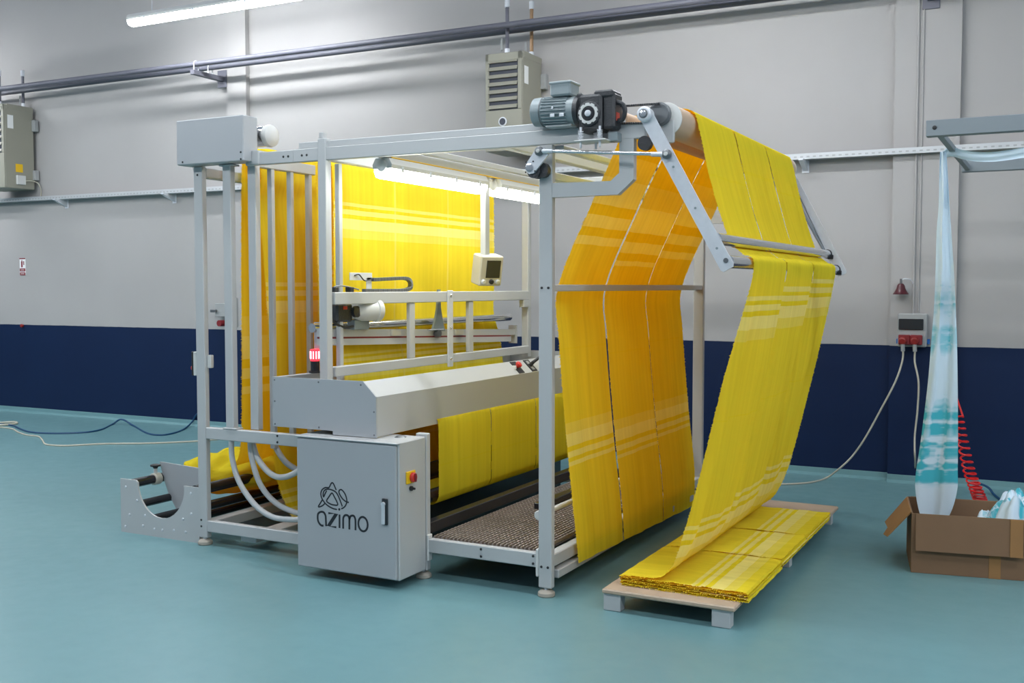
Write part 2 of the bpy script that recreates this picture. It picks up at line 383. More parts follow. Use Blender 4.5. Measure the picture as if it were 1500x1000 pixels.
# side frames
for (y0, y1, far) in ((YN, YN2, 0), (YF, YF2, 1)):
    p = pb('post', -4.725, -4.655, y0, y1, .045, 2.33); foot(-4.69, (y0+y1)/2, p)
    p = pb('post', -3.12, -3.05, y0, y1, .045, .80); foot(-3.085, (y0+y1)/2, p)
    p = pb('post', -2.37, -2.295, y0, y1, .045, 2.315); foot(-2.333, (y0+y1)/2, p)
    s0 = y0 if far else y0-.008; s1 = s0+.055
    p = MB(); p.box(-3.768, -3.712, s0, s1, 1.05, 2.44, .004); p.box(-3.762, -3.736, s0+.006, s0+.05, 2.44, 2.475, .004); p.build('tall_post', P, MC)
    p = pb('top_beam', -4.31, -3.95, y0, y1, 2.316, 2.388)
    for x in (-4.02, -3.985):
        if not far: bolt((x, y0, 2.352), (0, -1, 0), parent=p)
    p = pb('top_beam', -3.95, -1.80, y0, y1, 2.316, 2.390)
    for x in (-3.885, -3.85):
        if not far: bolt((x, y0, 2.352), (0, -1, 0), parent=p)
    pb('top_channel', -3.92, -2.15, y0+.012, y1+.02, 2.390, 2.428)
    pb('bottom_rail', -4.655, -3.12, y0, y1, .085, .155)
    p = pb('step_rail', -3.05, -2.37, y0, y1, .147, .222)
    if not far:
        for x in (-2.71, -2.40):
            bolt((x, y0, .205), (0, -1, 0), parent=p); bolt((x, y0, .166), (0, -1, 0), parent=p)
        pb('rail_clamp', -2.385, -2.370, y0-.004, y1, .10, .245, m='white_plastic', parent=p)
        pb('rail_clamp', -3.052, -3.038, y0-.004, y1, .10, .245, m='white_plastic', parent=p)
    p = pb('mid_rail', -4.655, -3.60, y0, y1, .664, .735)
    if not far:
        for z in (.72, .682): bolt((-4.10+.01, y0, z), (0, -1, 0), parent=p)
for z in (.115, .155): bolt((-4.69-.012, YN, z), (0, -1, 0))
bolt((-4.69+.0, YN, 2.28), (0, -1, 0))
for x in (-2.352, -2.315):
    bolt((x, YN, .155), (0, -1, 0)); bolt((x, YN, 1.594), (0, -1, 0))
# cross members along the width
pb('cross_rail', -2.362, -2.302, YN2, YF, 1.576, 1.611, label='grey cross rail in front of the hanging cloth')
pb('end_rail', -2.355, -2.300, YN2, YF, .150, .215); pb('end_rail', -2.335, -2.285, YN2+.03, YF, .085, .130)
pb('cross_beam', -4.725, -4.665, YN2, YF, 2.265, 2.325)
pb('cross_beam', -3.77, -3.715, YN2+.01, YF, 2.32, 2.385)
pb('lamp_beam', -3.435, -3.365, YN2, YF, 2.325, 2.375)
pb('lamp_beam', -3.33, -3.29, YN2, YF, 2.365, 2.40)
pb('cross_beam', -2.66, -2.60, YN2, YF, 2.33, 2.385)
pb('cross_beam', -2.42, -2.372, YN2, YF, 2.16, 2.20)
pb('cross_beam', -2.30, -2.25, YN2, YF, 2.285, 2.315)
pb('cross_beam', -4.70, -4.63, YN2, YF, .09, .15); pb('cross_beam', -4.42, -4.30, YN2, YF, .045, .085, m='machine_paint')
pb('cross_beam', -3.12, -3.06, YN2, YF, .235, .30, m='black_gloss', label='black cross beam behind the tread plate')
pb('shade_backing', -3.44, -3.425, YN2, YF, .05, .52, m='black_gloss'); MB().cyl((-3.29, YN2, .362), (-3.29, YF, .362), .040, 18).build('apron_roller', 'black_gloss', MC)  # black sheet behind the apron, added to keep the gap below it dark
p = pb('foot_bar', -2.80, -2.74, 5.62, 7.2, .258, .296, m='black_gloss', label='black foot bar lying over the tread plate')
pb('bar_stand', -2.785, -2.755, 5.7, 5.73, .228, .262, m='black_gloss', parent=p); pb('bar_stand', -2.785, -2.755, 7.1, 7.13, .228, .262, m='black_gloss', parent=p)
p = MB().cyl((-2.40, 4.90, .405), (-2.40, 7.3, .405), .014, 12).build('guide_rod', 'white_plastic', MC)
MB().cyl((-2.40, 4.87, .405), (-2.40, 4.90, .405), .026, 16, c=.004).build('rod_cap', 'white_plastic', p)
# tread plate of narrow ribs
td = pb('tread_plate', -3.045, -2.375, YN2, YF, (.205), .216, m='tread_gap', label='brown ribbed tread plate of the step')
rb = MB(); n = 27
for i in range(n):
    x = -3.038+.655*(i+.5)/n; w = .0072
    rb.prism([(x-w, YN2, .216), (x-w*.6, YN2, .2325), (x+w*.6, YN2, .2325), (x+w, YN2, .216)], (0, YF-YN2, 0))
rb.build('tread_ribs', 'tread', td, kind='stuff')
ds = MB()
for i in range(n):
    x = -3.038+.655*(i+.5)/n
    for j in range(64):
        y = YN2+.03+j*.038
        ds.add([(x-.006, y, .2325), (x+.006, y, .2325), (x+.006, y+.018, .2325), (x-.006, y+.018, .2325), (x-.003, y+.004, .2355), (x+.003, y+.004, .2355), (x+.003, y+.014, .2355), (x-.003, y+.014, .2355)],
               [(4, 5, 6, 7), (0, 1, 5, 4), (1, 2, 6, 5), (2, 3, 7, 6), (3, 0, 4, 7)])
ds.build('tread_studs', 'tread', td, kind='stuff')
# C-shaped bracket carrying the roller end
for y0, y1 in ((YN, YN2), (YF, YF2)):
    pr = [(-2.295, y0, 2.050), (-1.940, y0, 2.050), (-1.858, y0, 2.120), (-1.858, y0, 2.318), (-1.933, y0, 2.318), (-1.933, y0, 2.155), (-1.978, y0, 2.118), (-2.295, y0, 2.122)]
    MB().prism(pr, (0, y1-y0, 0)).build('roller_bracket', P, MC)

# J-shaped guide tubes of the cloth accumulator
def guide(Y, xm, w, pts, top=2.325, bot=None):
    if w > .05: p = pb('guide_post', xm-w/2, xm+w/2, Y, Y+.045, .735, top)
    else: p = pb('guide_post', xm-w/2, xm+w/2, Y, Y+.03, .60, top)
    return p
g0 = guide(4.812, -4.462, .062, None)
pb('base_plate', -4.515, -4.405, 4.806, 4.87, .735, .743, parent=g0); pb('base_plate', -4.515, -4.405, 4.806, 4.87, 2.322, 2.332, parent=g0)
g1 = guide(4.855, -4.305, .062, None)
g2 = guide(5.01, -4.30, .038, None); g3 = guide(5.19, -4.30, .038, None); g4 = guide(5.37, -4.30, .038, None)
for k in range(5, 10):
    guide(5.37+.36*(k-4), -4.30, .038, None)
pb('guide_rail', -4.325, -4.275, 4.852, 5.43, 2.315, 2.378); pb('guide_rail', -4.325, -4.275, 5.43, YF, 2.315, 2.378) if False else None
pb('guide_stay', -4.725, -4.66, 4.852, 5.32, 2.268, 2.325)
def jt(Y, pts, r=.016):
    w = [PY(x, y, Y) for x, y in pts]
    c = catmull(w, 6); e, d = c[-1], (c[-1]-c[-2]).normalized()
    for i in range(1, 7):
        d = (Vector((d.x, 0, d.z+.10))).normalized(); c.append(c[-1]+d*.045)
    MB().tube(c, r, 12).build('guide_tube', P, MC)
jt(4.835, [(338.6, 636), (338.8, 648), (340.4, 672), (348.4, 701), (362.8, 726), (380.4, 745.6), (402.8, 758), (431.6, 761)], .017)
jt(4.90, [(366.6, 640), (366.8, 652), (369, 672), (378.8, 704), (393, 726), (411, 741), (431.6, 750)], .017)
jt(4.92, [(369.5, 640), (371, 652), (377, 670), (390, 688), (404, 697.6), (419, 698), (431.6, 693)], .018)
jt(5.05, [(400.5, 640), (404, 654), (411, 667), (420, 678), (431.6, 686)], .018)

# gearbox cover on the top left corner with its motor
BX = pb('drive_box', -4.785, -4.255, 4.735, 4.86, 2.335, 2.602, m='panel_paint', c=.005, label='plain grey sheet metal drive box on the top corner')
for (x, z) in ((-4.735, 2.352), (-4.275, 2.345), (-4.275, 2.385)): bolt((x, 4.735, z), (0, -1, 0), r=.006, parent=BX)
pb('drive_bracket', -4.255, -4.20, 4.80, 4.845, 2.318, 2.40, parent=BX)
M1 = MB().lathe((-4.43, 4.96, 2.505), (1, 0, 0), [(0, .05), (.02, .060), (.165, .060), (.168, .066), (.185, .068), (.200, .064), (.212, .046), (.216, .02)], 24).build('roller_motor', 'white_plastic', MC, label='white motor with black cable behind the drive box')
MB().lathe((-4.405, 4.96, 2.505), (1, 0, 0), [(0, .0615), (.138, .0615)], 24).build('motor_body', 'steel', M1); MB().lathe((-4.262, 4.96, 2.505), (1, 0, 0), [(0, .0635), (.008, .0635)], 24).build('motor_seam', 'dark_steel', M1)
MB().tube(catmull([(-4.36, 4.91, 2.585), (-4.325, 4.888, 2.575), (-4.300, 4.882, 2.53), (-4.297, 4.883, 2.46), (-4.31, 4.885, 2.41)], 6), .006, 8).build('motor_cable', 'black_rubber', M1)
pb('terminal_box', -4.43, -4.36, 4.89, 4.96, 2.55, 2.60, m='white_plastic', parent=M1); pb('motor_base', -4.43, -4.28, 4.86, 5.02, 2.39, 2.415, m='white_plastic', parent=M1)

# control box on the left post
_zt, _zb, _xl = PY(286, 515, 4.82).z, PY(286, 550, 4.82).z, PY(283.5, 530, 4.82).x
SB = pb('switch_box', _xl, -4.726, 4.815, 4.90, _zb, _zt, m='white_plastic', label='white emergency stop box on the left post'); pb('box_face', _xl-.014, _xl, 4.813, 4.90, _zb, _zt, m='black_rubber', parent=SB)
MB().lathe((_xl-.014, 4.845, _zb+.045), (-1, 0, 0), [(0, .010), (.008, .010), (.010, .018), (.020, .015)], 14).build('stop_button', 'red_plastic', SB)
pb('switch_box', -4.655, -4.625, 4.83, 4.86, 1.10, 1.18, m='white_plastic')

# electrical cabinet
CB = pb('electrical_cabinet', -3.718, -3.052, 4.545, 4.805, .052, .786, m=P, c=.006, label='grey electrical cabinet under the cutting table')
DR = pb('cabinet_door', -3.716, -3.062, 4.527, 4.547, .058, .772, m='panel_paint', parent=CB, c=.006, label='grey cabinet door printed azimo under a loop logo')
pb('cabinet_hood', -3.722, -3.048, 4.520, 4.56, .776, .786, parent=CB, c=.003)
H = MB(); q0, q1 = PY(560, 729.5, 4.526), PY(568.5, 769, 4.526)
H = pb('door_handle', q0.x, q1.x, 4.518, 4.528, q1.z, q0.z, m='black_gloss', parent=CB, label='black swing handle recess with steel lever')
pb('lever', q0.x+.003, q0.x+.024, 4.508, 4.518, q1.z+.004, q0.z-.022, m='zinc', parent=CB, c=.004)
MB().cyl((q0.x+.014, 4.506, q0.z-.028), (q0.x+.014, 4.52, q0.z-.028), .011, 14).build('lever', 'zinc', CB)
# isolator on the cabinet side
q0, q1 = PX(592, 703, -3.05), PX(605, 718, -3.05)
IS = pb('isolator_plate', -3.052, -3.042, 4.605, 4.690, .556, .622, m='yellow_plastic', parent=CB, label='yellow plate with red rotary isolator knob')
MB().lathe((-3.042, 4.655, .588), (1, 0, 0), [(0, .026), (.012, .026), (.018, .022)], 20).build('isolator_knob', 'red_plastic', CB)
pb('isolator_knob', -3.026, -3.014, 4.649, 4.661, .565, .611, m='dark_red', parent=CB)
MB().lathe((-3.052, 4.652, .528), (1, 0, 0), [(0, .013), (.012, .013), (.014, .010)], 14).build('key_switch', 'black_rubber', CB)
pb('key_switch', -3.04, -3.02, 4.647, 4.657, .522, .534, m='black_rubber', parent=CB)

# printed logo and name on the door (raised print 0.6 mm)
LOGO = MB()
def stroke(pts, w, smooth=True, closed=False):
    ws = [PY(455+x/10.0, 695+y/10.0, 4.5268) for x, y in pts]
    if smooth: ws = catmull(ws, 7, closed)
    if closed: ws = ws+[ws[0]]
    n = len(ws); vs = []
    for i in range(n):
        if closed: a, b = ws[(i-1) % (n-1)], ws[(i+1) % (n-1)]
        else: a, b = ws[max(0, i-1)], ws[min(n-1, i+1)]
        t = (b-a); nn = Vector((-t.z, 0, t.x)).normalized()*(w/2)
        f = 1.0
        if not smooth and 0 < i < n-1:
            t1 = (ws[i]-ws[i-1]).normalized(); t2 = (ws[i+1]-ws[i]).normalized(); f = min(2.2, 1/max(.35, math.sqrt((1+t1.dot(t2))/2)))
        vs += [ws[i]+nn*f, ws[i]-nn*f, ws[i]+nn*f-Vector((0, .0006, 0)), ws[i]-nn*f-Vector((0, .0006, 0))]
    fs = []
    for i in range(n-1):
        o = i*4; fs += [(o+2, o+3, o+7, o+6), (o, o+2, o+6, o+4), (o+3, o+1, o+5, o+7)]
    LOGO.add(vs, fs)
wl, wt = .0078, .0115
stroke([(178, 358), (150, 405), (114, 468), (150, 465), (185, 445), (212, 415)], wl)
stroke([(376, 226), (352, 170), (332, 128), (312, 119), (294, 140), (268, 188), (215, 190), (168, 222), (150, 280), (165, 345), (210, 415), (265, 462), (330, 496), (388, 510)], wl)
stroke([(236, 232), (212, 280), (190, 325), (184, 278), (202, 232), (240, 213), (300, 219), (365, 252), (402, 305), (435, 385), (465, 466)], wl)
stroke([(235, 385), (268, 325), (302, 276), (320, 274), (342, 312), (398, 434), (340, 443), (282, 425)], wl, closed=True)
stroke([(562, 406), (520, 395), (470, 355), (430, 295), (415, 250), (430, 222), (460, 225), (500, 275), (525, 340), (530, 400), (510, 455), (480, 485), (450, 500)], wl)
stroke([(190, 748), (150, 738), (115, 690), (104, 630), (112, 570), (155, 543), (195, 555), (218, 600), (224, 660), (228, 754)], wt)
stroke([(260, 563), (376, 575), (264, 750), (378, 770)], wt, smooth=False)
stroke([(424, 583), (424, 780)], wt, smooth=False)
stroke([(477, 790), (477, 690), (480, 630), (500, 598), (524, 592), (552, 605), (567, 645), (568, 700), (568, 802)], wt)
stroke([(568, 660), (582, 615), (606, 600), (634, 606), (653, 645), (658, 700), (658, 814)], wt)
stroke([(768+68*math.cos(a)+0*math.sin(a), 724+104*math.sin(a)+12*math.cos(a)) for a in [2*math.pi*i/16 for i in range(16)]], wt, closed=True)
q = PY(497, 745.8, 4.5268); LOGO.lathe(q+Vector((0, .0002, 0)), (0, -1, 0), [(0, .007), (.0008, .007)], 14)
LOGO.build('door_print', 'print_black', CB, label='black printed azimo name and loop logo')

# cutting table cover: long housing over the width
prf = [(-3.947, .811), (-3.525, .811), (-3.525, .790), (-3.237, .790), (-3.237, 1.011), (-3.321, 1.092), (-3.947, 1.092)]
CV = MB().prism([(x, 4.604, z) for x, z in prf], (0, .012, 0)).build('cover_end', 'panel_paint', MC, label='flat grey end plate of the cutting table housing')
MB().prism([(x, YF+.13, z) for x, z in prf], (0, .012, 0)).build('cover_end', 'panel_paint', MC)
for (x, z) in ((-3.93, 1.075), (-3.62, 1.075), (-3.335, 1.072), (-3.25, .93), (-3.25, .805), (-3.62, .825), (-3.93, .825), (-3.93, .955)): bolt((x, 4.604, z), (0, -1, 0), r=.005, h=.003, parent=CV, m='dark_steel')
def shell(pts, y0, y1, th=.004):
    m = MB()
    for (a, b) in zip(pts[:-1], pts[1:]):
        d = Vector((b[0]-a[0], 0, b[1]-a[1])).normalized(); nn = Vector((-d.z, 0, d.x))*th
        m.prism([(a[0], y0, a[1]), (b[0], y0, b[1]), (b[0]+nn.x, y0, b[1]+nn.z), (a[0]+nn.x, y0, a[1]+nn.z)], (0, y1-y0, 0))
    return m
FC = shell([(-3.335, 1.088), (-3.321, 1.091), (-3.237, 1.010), (-3.237, .795)], 4.616, YF+.13, -.004).build('front_cover', P, MC, label='long folded front cover of the cutting table')
shell([(-3.943, .815), (-3.943, 1.092), (-3.90, 1.092)], 4.616, YF+.13, -.004).build('rear_cover', P, MC)
pb('cover_floor', -3.94, -3.36, 4.62, YF+.12, .812, .83)
# mechanism glimpsed between cover and cabinet
MB().lathe((-3.16, 4.72, .795), (0, 0, 1), [(-.03, .03), (-.01, .035), (0, .02)], 14).build('drive_pulley', 'dark_steel', MC)
# control strips on the sloping face of the cover
sd = Vector((-3.237+3.321, 0, 1.011-1.092)).normalized(); sn = Vector((.694, 0, .72)).normalized()
def slope_pt(u, y, h=0.0): p = Vector((-3.321, y, 1.092))+sd*u+sn*h; return p
_y1, _y2 = PX(757, 538, -3.28).y, PX(776, 535, -3.28).y
for (ya, yb, nm) in ((_y1-.04, _y1+.04, 'stop'), (_y2-.04, _y2+.04, 'lever')):
    pl = MB(); c_ = [slope_pt(.008, ya), slope_pt(.112, ya), slope_pt(.112, yb), slope_pt(.008, yb)]
    pl.prism(c_, sn*.004); po = pl.build('control_strip', 'black_rubber', MC, label='black control strip on the sloping cover')
    if nm == 'stop':
        p = slope_pt(.055, (ya+yb)/2, .004)
        MB().lathe(p, sn, [(0, .014), (.012, .014), (.016, .024), (.03, .022), (.036, .012)], 16).build('stop_button', 'red_plastic', po)
        pb('button_collar', p.x-.02, p.x+.02, ya-.012, ya, p.z-.015, p.z+.01, m='white_plastic', parent=po)
    else:
        for u0, u1 in ((.018, .045), (.075, .10)):
            MB().prism([slope_pt(u0, ya+.022, .004), slope_pt(u1, ya+.022, .004), slope_pt(u1, yb-.022, .004), slope_pt(u0, yb-.022, .004)], sn*.001).build('slot_mark', 'grey_plastic', po)
        p = slope_pt(.06, (ya+yb)/2, .004); MB().tube([p, p+sn*.03, p+sn*.05+Vector((.0, .07, .015))], [.014, .012, .010], 10).build('lever', 'black_rubber', po)
# signal lamp with its bracket
SLX = -3.80
q = PY(461.5, 541, 4.93); 
SL = thing('x', 'x', 'x', (0, 0, 0)) if False else MB().cyl((q.x, 4.93, 1.092), (q.x, 4.93, 1.104), .036, 16).build('signal_lamp', 'black_rubber', MC, label='red lit signal lamp on black base')
MB().cyl((q.x, 4.93, 1.104), (q.x, 4.93, 1.162), .026, 18).build('lamp_base', 'black_gloss', SL)
MB().cyl((q.x, 4.93, 1.162), (q.x, 4.93, 1.232), .0265, 18, c=.003).build('lamp_lens', 'red_lamp', SL)
for k in range(10):
    a = 2*math.pi*k/10
    MB().cyl((q.x+.0262*math.cos(a), 4.93+.0262*math.sin(a), 1.176), (q.x+.0262*math.cos(a), 4.93+.0262*math.sin(a), 1.22), .0032, 6).build('lamp_led', 'red_led', SL)
pb('lamp_bracket', q.x-.026, q.x+.03, 4.955, 4.962, 1.23, 1.39, m='panel_paint')
pb('thin_post', -3.80, -3.768, 5.0, 5.035, 1.05, 2.32)

# guard rail in front of the web
gx0, gx1 = -3.742, -3.70
GR = pb('guard_rail', gx0, gx1, YN+.055, YF, 1.497, 1.568, label='cream grey guard rail across the machine'); pb('guard_rail', gx0, gx1, YN+.055, YF, 1.080, 1.138)
for y in (5.686, 6.444): pb('guard_upright', gx0+.006, gx1-.006, y-.03, y+.03, 1.138, 1.497)
p = pb('guard_joint', gx1, gx1+.012, 6.10, 6.165, 1.055, 1.575, m='zinc', label='galvanised joint plate of the guard')
for z in (1.54, 1.32, 1.11): bolt((gx1+.012, 6.132, z), (1, 0, 0), r=.011, h=.008, parent=p, m='steel')
pb('gusset', -3.745, -3.70, YF-.09, YF, 1.44, 1.497)

# traverse with knife motor, drag chain and funnel
zt = lambda y: 1.347-.081*(y-5.054)/2.27
def yb(name, x0, x1, y0, y1, dz0, dz1, m, parent=None, label=None, c=.003):
    o = MB(); o.prism([(x0, y0, zt(y0)+dz0), (x1, y0, zt(y0)+dz0), (x1, y0, zt(y0)+dz1), (x0, y0, zt(y0)+dz1)], (0, y1-y0, zt(y1)-zt(y0)))
    return o.build(name, m, parent or MC, label)
TR = yb('traverse_beam', -3.84, -3.80, 4.87, 7.30, -.045, 0, P, label='traverse beam behind the guard rail')
yb('traverse_rail', -3.84, -3.795, 4.87, 7.22, -.095, -.056, P, TR); yb('traverse_slot', -3.835, -3.80, 4.87, 7.22, -.056, -.045, 'dark_red', TR)
yb('traverse_end', -3.86, -3.79, 7.30, 7.312, -.11, .03, P, TR)
for y in (5.62, 6.42): yb('sensor_block', -3.80, -3.785, y-.05, y+.05, -.04, -.005, 'cream_plastic', TR)
MB().cyl((-3.865, 4.86, 1.36), (-3.865, 7.32, 1.36), .027, 18).build('guide_roller', 'steel', MC)
MK = MB().lathe((-3.79, 5.16, 1.455), (.35, .94, 0), [(0, .05), (.02, .055), (.05, .062), (.06, .064), (.15, .064), (.155, .070), (.175, .070), (.19, .064), (.205, .03)], 22).build('knife_motor', 'white_plastic', MC, label='white and chrome knife motor with black gearbox')
MB().lathe((-3.789+.0, 5.215, 1.455), (.35, .94, 0), [(.02, .0655), (.085, .0655)], 22).build('motor_body', 'steel', MK)
pb('gearbox', -3.845, -3.76, 4.965, 5.12, 1.39, 1.50, m='gear_black', parent=MK, c=.012); pb('gearbox_tag', -3.762, -3.757, 5.02, 5.06, 1.465, 1.485, m='red_plastic', parent=MK)
MB().lathe((-3.76, 5.135, 1.45), (1, 0, 0), [(0, .035), (.02, .035), (.024, .02)], 18).build('gear_flange', 'gear_black', MK)
pb('motor_stand', -3.83, -3.77, 5.15, 5.30, 1.34, 1.40, m='motor_grey', parent=MK)
MB().tube(catmull([(-3.80, 4.93, 1.43), (-3.78, 4.97, 1.385), (-3.77, 5.05, 1.36), (-3.775, 5.14, 1.362)], 6), .008, 8).build('motor_cable', 'black_rubber', MK)
CHN = thing('x', 'x', 'x', (0, 0, 0)) if False else None
dc = [PX(x, y, -3.78) for x, y in ((545, 409.5), (565, 408.5), (592, 407.5), (600, 411), (601.5, 417), (600, 422), (590, 425), (565, 425.5), (533, 425.5))]
dcs = catmull(dc, 5)
dcm = MB()
for a, b in zip(dcs[:-1], dcs[1:]): dcm.bar(a, b, .022, .030, (1, 0, 0), .002)
DC = dcm.build('drag_chain', 'dark_steel', MC, label='grey plastic drag chain looped over the guard rail')
q = PX(528, 406, -3.78); pb('chain_bracket', -3.79, -3.785, q.y-.10, q.y+.13, q.z-.018, q.z+.028, m='zinc', parent=DC); pb('chain_bracket', -3.79, -3.785, q.y+.07, q.y+.125, 1.5, q.z, m='zinc', parent=DC)
MB().tube(catmull([(-3.78, q.y-.06, q.z+.01), (-3.775, q.y-.02, q.z+.016), (-3.77, q.y+.03, q.z-.02), (-3.775, q.y+.12, q.z-.008)], 5), .004, 6).build('wire', 'black_rubber', DC)
MB().tube(catmull([(-3.78, 4.93, 1.585), (-3.77, 4.98, 1.605), (-3.77, 5.08, 1.60), (-3.775, 5.20, 1.582)], 5), .004, 6).build('wire', 'dark_steel', DC)
for y in (4.95, 5.10): pb('valve', -3.79, -3.75, y-.02, y+.02, 1.568, 1.598, m='black_rubber', parent=DC)
# funnel blade
fx = -3.79
prof = [PX(x, y, fx) for x, y in ((639.8, 424), (638.5, 450), (635.5, 468), (631, 484), (650, 485), (646.5, 470), (643.5, 450), (642.8, 424))]
FB = MB().prism(prof, (.014, 0, 0)).build('knife_shield', 'motor_grey', MC, label='grey flared knife shield over the traverse')
q = PX(639, 488, fx); MB().cyl((fx-.005, q.y, q.z), (fx+.03, q.y, q.z), .024, 16).build('knife_wheel', 'dark_steel', FB)
MB().cyl((fx+.02, q.y-.14, q.z+.03), (fx+.02, q.y+.06, q.z+.025), .004, 6).build('shield_pin', 'steel', FB)

# luminaires under the lamp beam
def mlamp(y0, y1, label):
    L_ = MB().box(-3.42, -3.38, y0+.1, y1-.1, 2.318, 2.328, .002).build('machine_luminaire', 'zinc', MC, label)
    luminaire('m', (-3.40, y0, 2.262), (-3.40, y1, 2.262), L_, 'diffuser')
mlamp(4.91, 6.03, 'lit batten luminaire under the lamp beam'); mlamp(6.215, PX(797, 288, -3.4).y, 'second lit batten luminaire under the lamp beam')
MB().tube([(-3.36, 4.95, 2.325), (-3.36, 7.3, 2.322)], .005, 6).build('lamp_cable', 'yellow_plastic', MC)
# operator panel
OP = pb('panel_post', -3.42, -3.38, 6.065, 6.125, 1.80, 2.325)
tilt = Matrix.Translation((-3.37, 6.10, 1.81)) @ Matrix.Rotation(math.radians(-32), 4, 'Z') @ Matrix.Rotation(math.radians(12), 4, 'Y')
def tb(name, m, label=None, parent=None, *a, c=.004): return MB().box(*a, c=c, M=tilt).build(name, m, parent or MC, label)
OB = tb('operator_panel', 'cream_plastic', 'cream operator panel with dark screen and knobs', None, -.07, .05, -.085, .085, -.20, 0.0, c=.008)
tb('panel_screen', 'screen', None, OB,   .05, .053, -.04, .065, -.145, -.028, c=.001)
for yy, m_ in ((-.055, 'zinc'), (.005, 'black_rubber'), (.05, 'zinc')):
    p = tilt @ Vector((.05, yy, -.170)); n_ = (tilt.to_3x3() @ Vector((1, 0, 0)))
    MB().lathe(p, n_, [(0, .016), (.012, .016), (.016, .011)], 14).build('panel_knob', m_, OB)

# top rollers, swing arms and spreader rods
RXC, RZC, RR = -1.715, 2.405, .078
TRo = MB().cyl((RXC, 4.87, RZC), (RXC, 7.30, RZC), RR, 36).build('take_off_roller', 'roller_wood', MC, label='tan wooden take-off roller')
for y, sgn in ((4.87, -1), (7.30, 1)):
    MB().lathe((RXC-.0, y, RZC), (0, sgn, 0), [(0, RR+.003), (.008, RR+.003), (.010, RR-.006)], 36).build('roller_end', 'white_plastic', TRo)
    MB().lathe((RXC-.022, y+sgn*.025, RZC+.022), (0, sgn, 0), [(0, .057), (.014, .057), (.016, .048), (.02, .048)], 28).build('sprocket', 'dark_steel', TRo)
RR2 = MB().cyl((-1.955, 4.86, 2.42), (-1.955, 7.30, 2.42), .045, 26).build('idle_roller', 'roller_wood', MC, label='slimmer tan idle roller beside the take-off roller')
for y in (YN2, YF-.03):
    pb('bearing_plate', RXC-.075, RXC+.045, y, y+.022, 2.29, 2.40); pb('bearing_plate', -1.99, -1.92, y, y+.02, 2.36, 2.42)
MB().cyl((-1.80, 4.80, 2.29), (-1.80, 4.83, 2.29), .035, 18).build('tension_wheel', 'gear_black', MC)
# roller chain from the gearbox to the roller
ch = MB(); 
for k in range(18):
    for z0, z1 in ((2.475, 2.472), (2.392, 2.382)):
        xa = -1.93+.0115*k; zz = z0+(z1-z0)*k/18
        ch.box(xa, xa+.009, 4.800, 4.812, zz-.005, zz+.005, .001)
ch.build('drive_chain', 'gear_black', MC, kind='stuff')
# near and far swing arms
def arm(Yc, near):
    A, Bq = Vector((-1.774, Yc, 2.415)), Vector((-1.372, Yc, 1.690))
    if not near: A, Bq = Vector((-1.705, Yc, 2.40)), Vector((-1.33, Yc, 1.69))
    o = MB().bar(A-(Bq-A).normalized()*.03, Bq, .012, .064, (0, 1, 0), .003)
    d = (Bq-A).normalized()
    o = MB(); s_ = Vector((-d.z, 0, d.x))*.033
    poly = [A-d*.03+s_*.7, A-d*.03-s_*.7, A+d*.0-s_, Bq-s_, Bq+d*.012-s_*.75, Bq+d*.012+s_*.75, Bq+s_, A+s_]
    o.prism([p-Vector((0, .006, 0)) for p in poly], (0, .012, 0))
    ao = o.build('swing_arm', 'zinc', MC, label='galvanised flat swing arm' if near else None)
    if near:
        MB().lathe(A+Vector((0, -.006, 0)), (0, -1, 0), [(-.03, .034), (.0, .036), (.022, .036), (.028, .030), (.029, .022)], 22).build('arm_hub', 'zinc', ao)
        MB().lathe(A+Vector((0, -.034, 0)), (0, -1, 0), [(0, .022), (.002, .022)], 20).build('hub_ring', 'dark_steel', ao); MB().lathe(A+Vector((0, -.035, 0)), (0, -1, 0), [(0, .017), (.006, .016), (.008, .006)], 18).build('hub_cap', 'steel', ao)
        MB().lathe(Bq-d*.035+Vector((.012, -.006, 0)), (0, -1, 0), [(0, .012), (.004, .012)], 10).build('slot_bolt', 'dark_steel', ao)
        for f_ in (.35, .62, .88): MB().lathe(A+(Bq-A)*f_+Vector((0, -.006, 0)), (0, -1, 0), [(0, .006), (.002, .006)], 10).build('arm_bolt', 'motor_grey', ao)
    return ao
arm(4.75, True); arm(7.36, False)
for nm, (x, z), r in (('upper', (-1.428, 1.822), .028), ('lower', (-1.372, 1.715), .030)):
    o = MB().cyl((x, 4.757, z), (x, 7.34, z), r, 22).build('spreader_rod', 'steel', MC, label='polished steel %s spreader rod' % nm)
    MB().lathe((x, 7.34, z), (0, 1, 0), [(0, r+.004), (.02, r+.004), (.03, r*.5)], 16).build('rod_holder', 'black_rubber', o)
    bolt((x+.03, 7.352, z-.025), (.5, .5, 0), r=.008, parent=o, m='zinc'); pb('rod_lug', x, x+.04, 7.342, 7.356, z-.035, z-.005, m='black_rubber', parent=o)
MB().tube([(-1.66, 7.30, 2.33), (-1.42, 7.33, 1.80)], .005, 6).build('stay_rod', 'dark_steel', MC); MB().bar((-1.69, 7.30, 2.30), (-1.43, 7.32, 1.82), .01, .075, (0, 1, 0)).build('far_arm_plate', 'frame_bluegrey', MC)
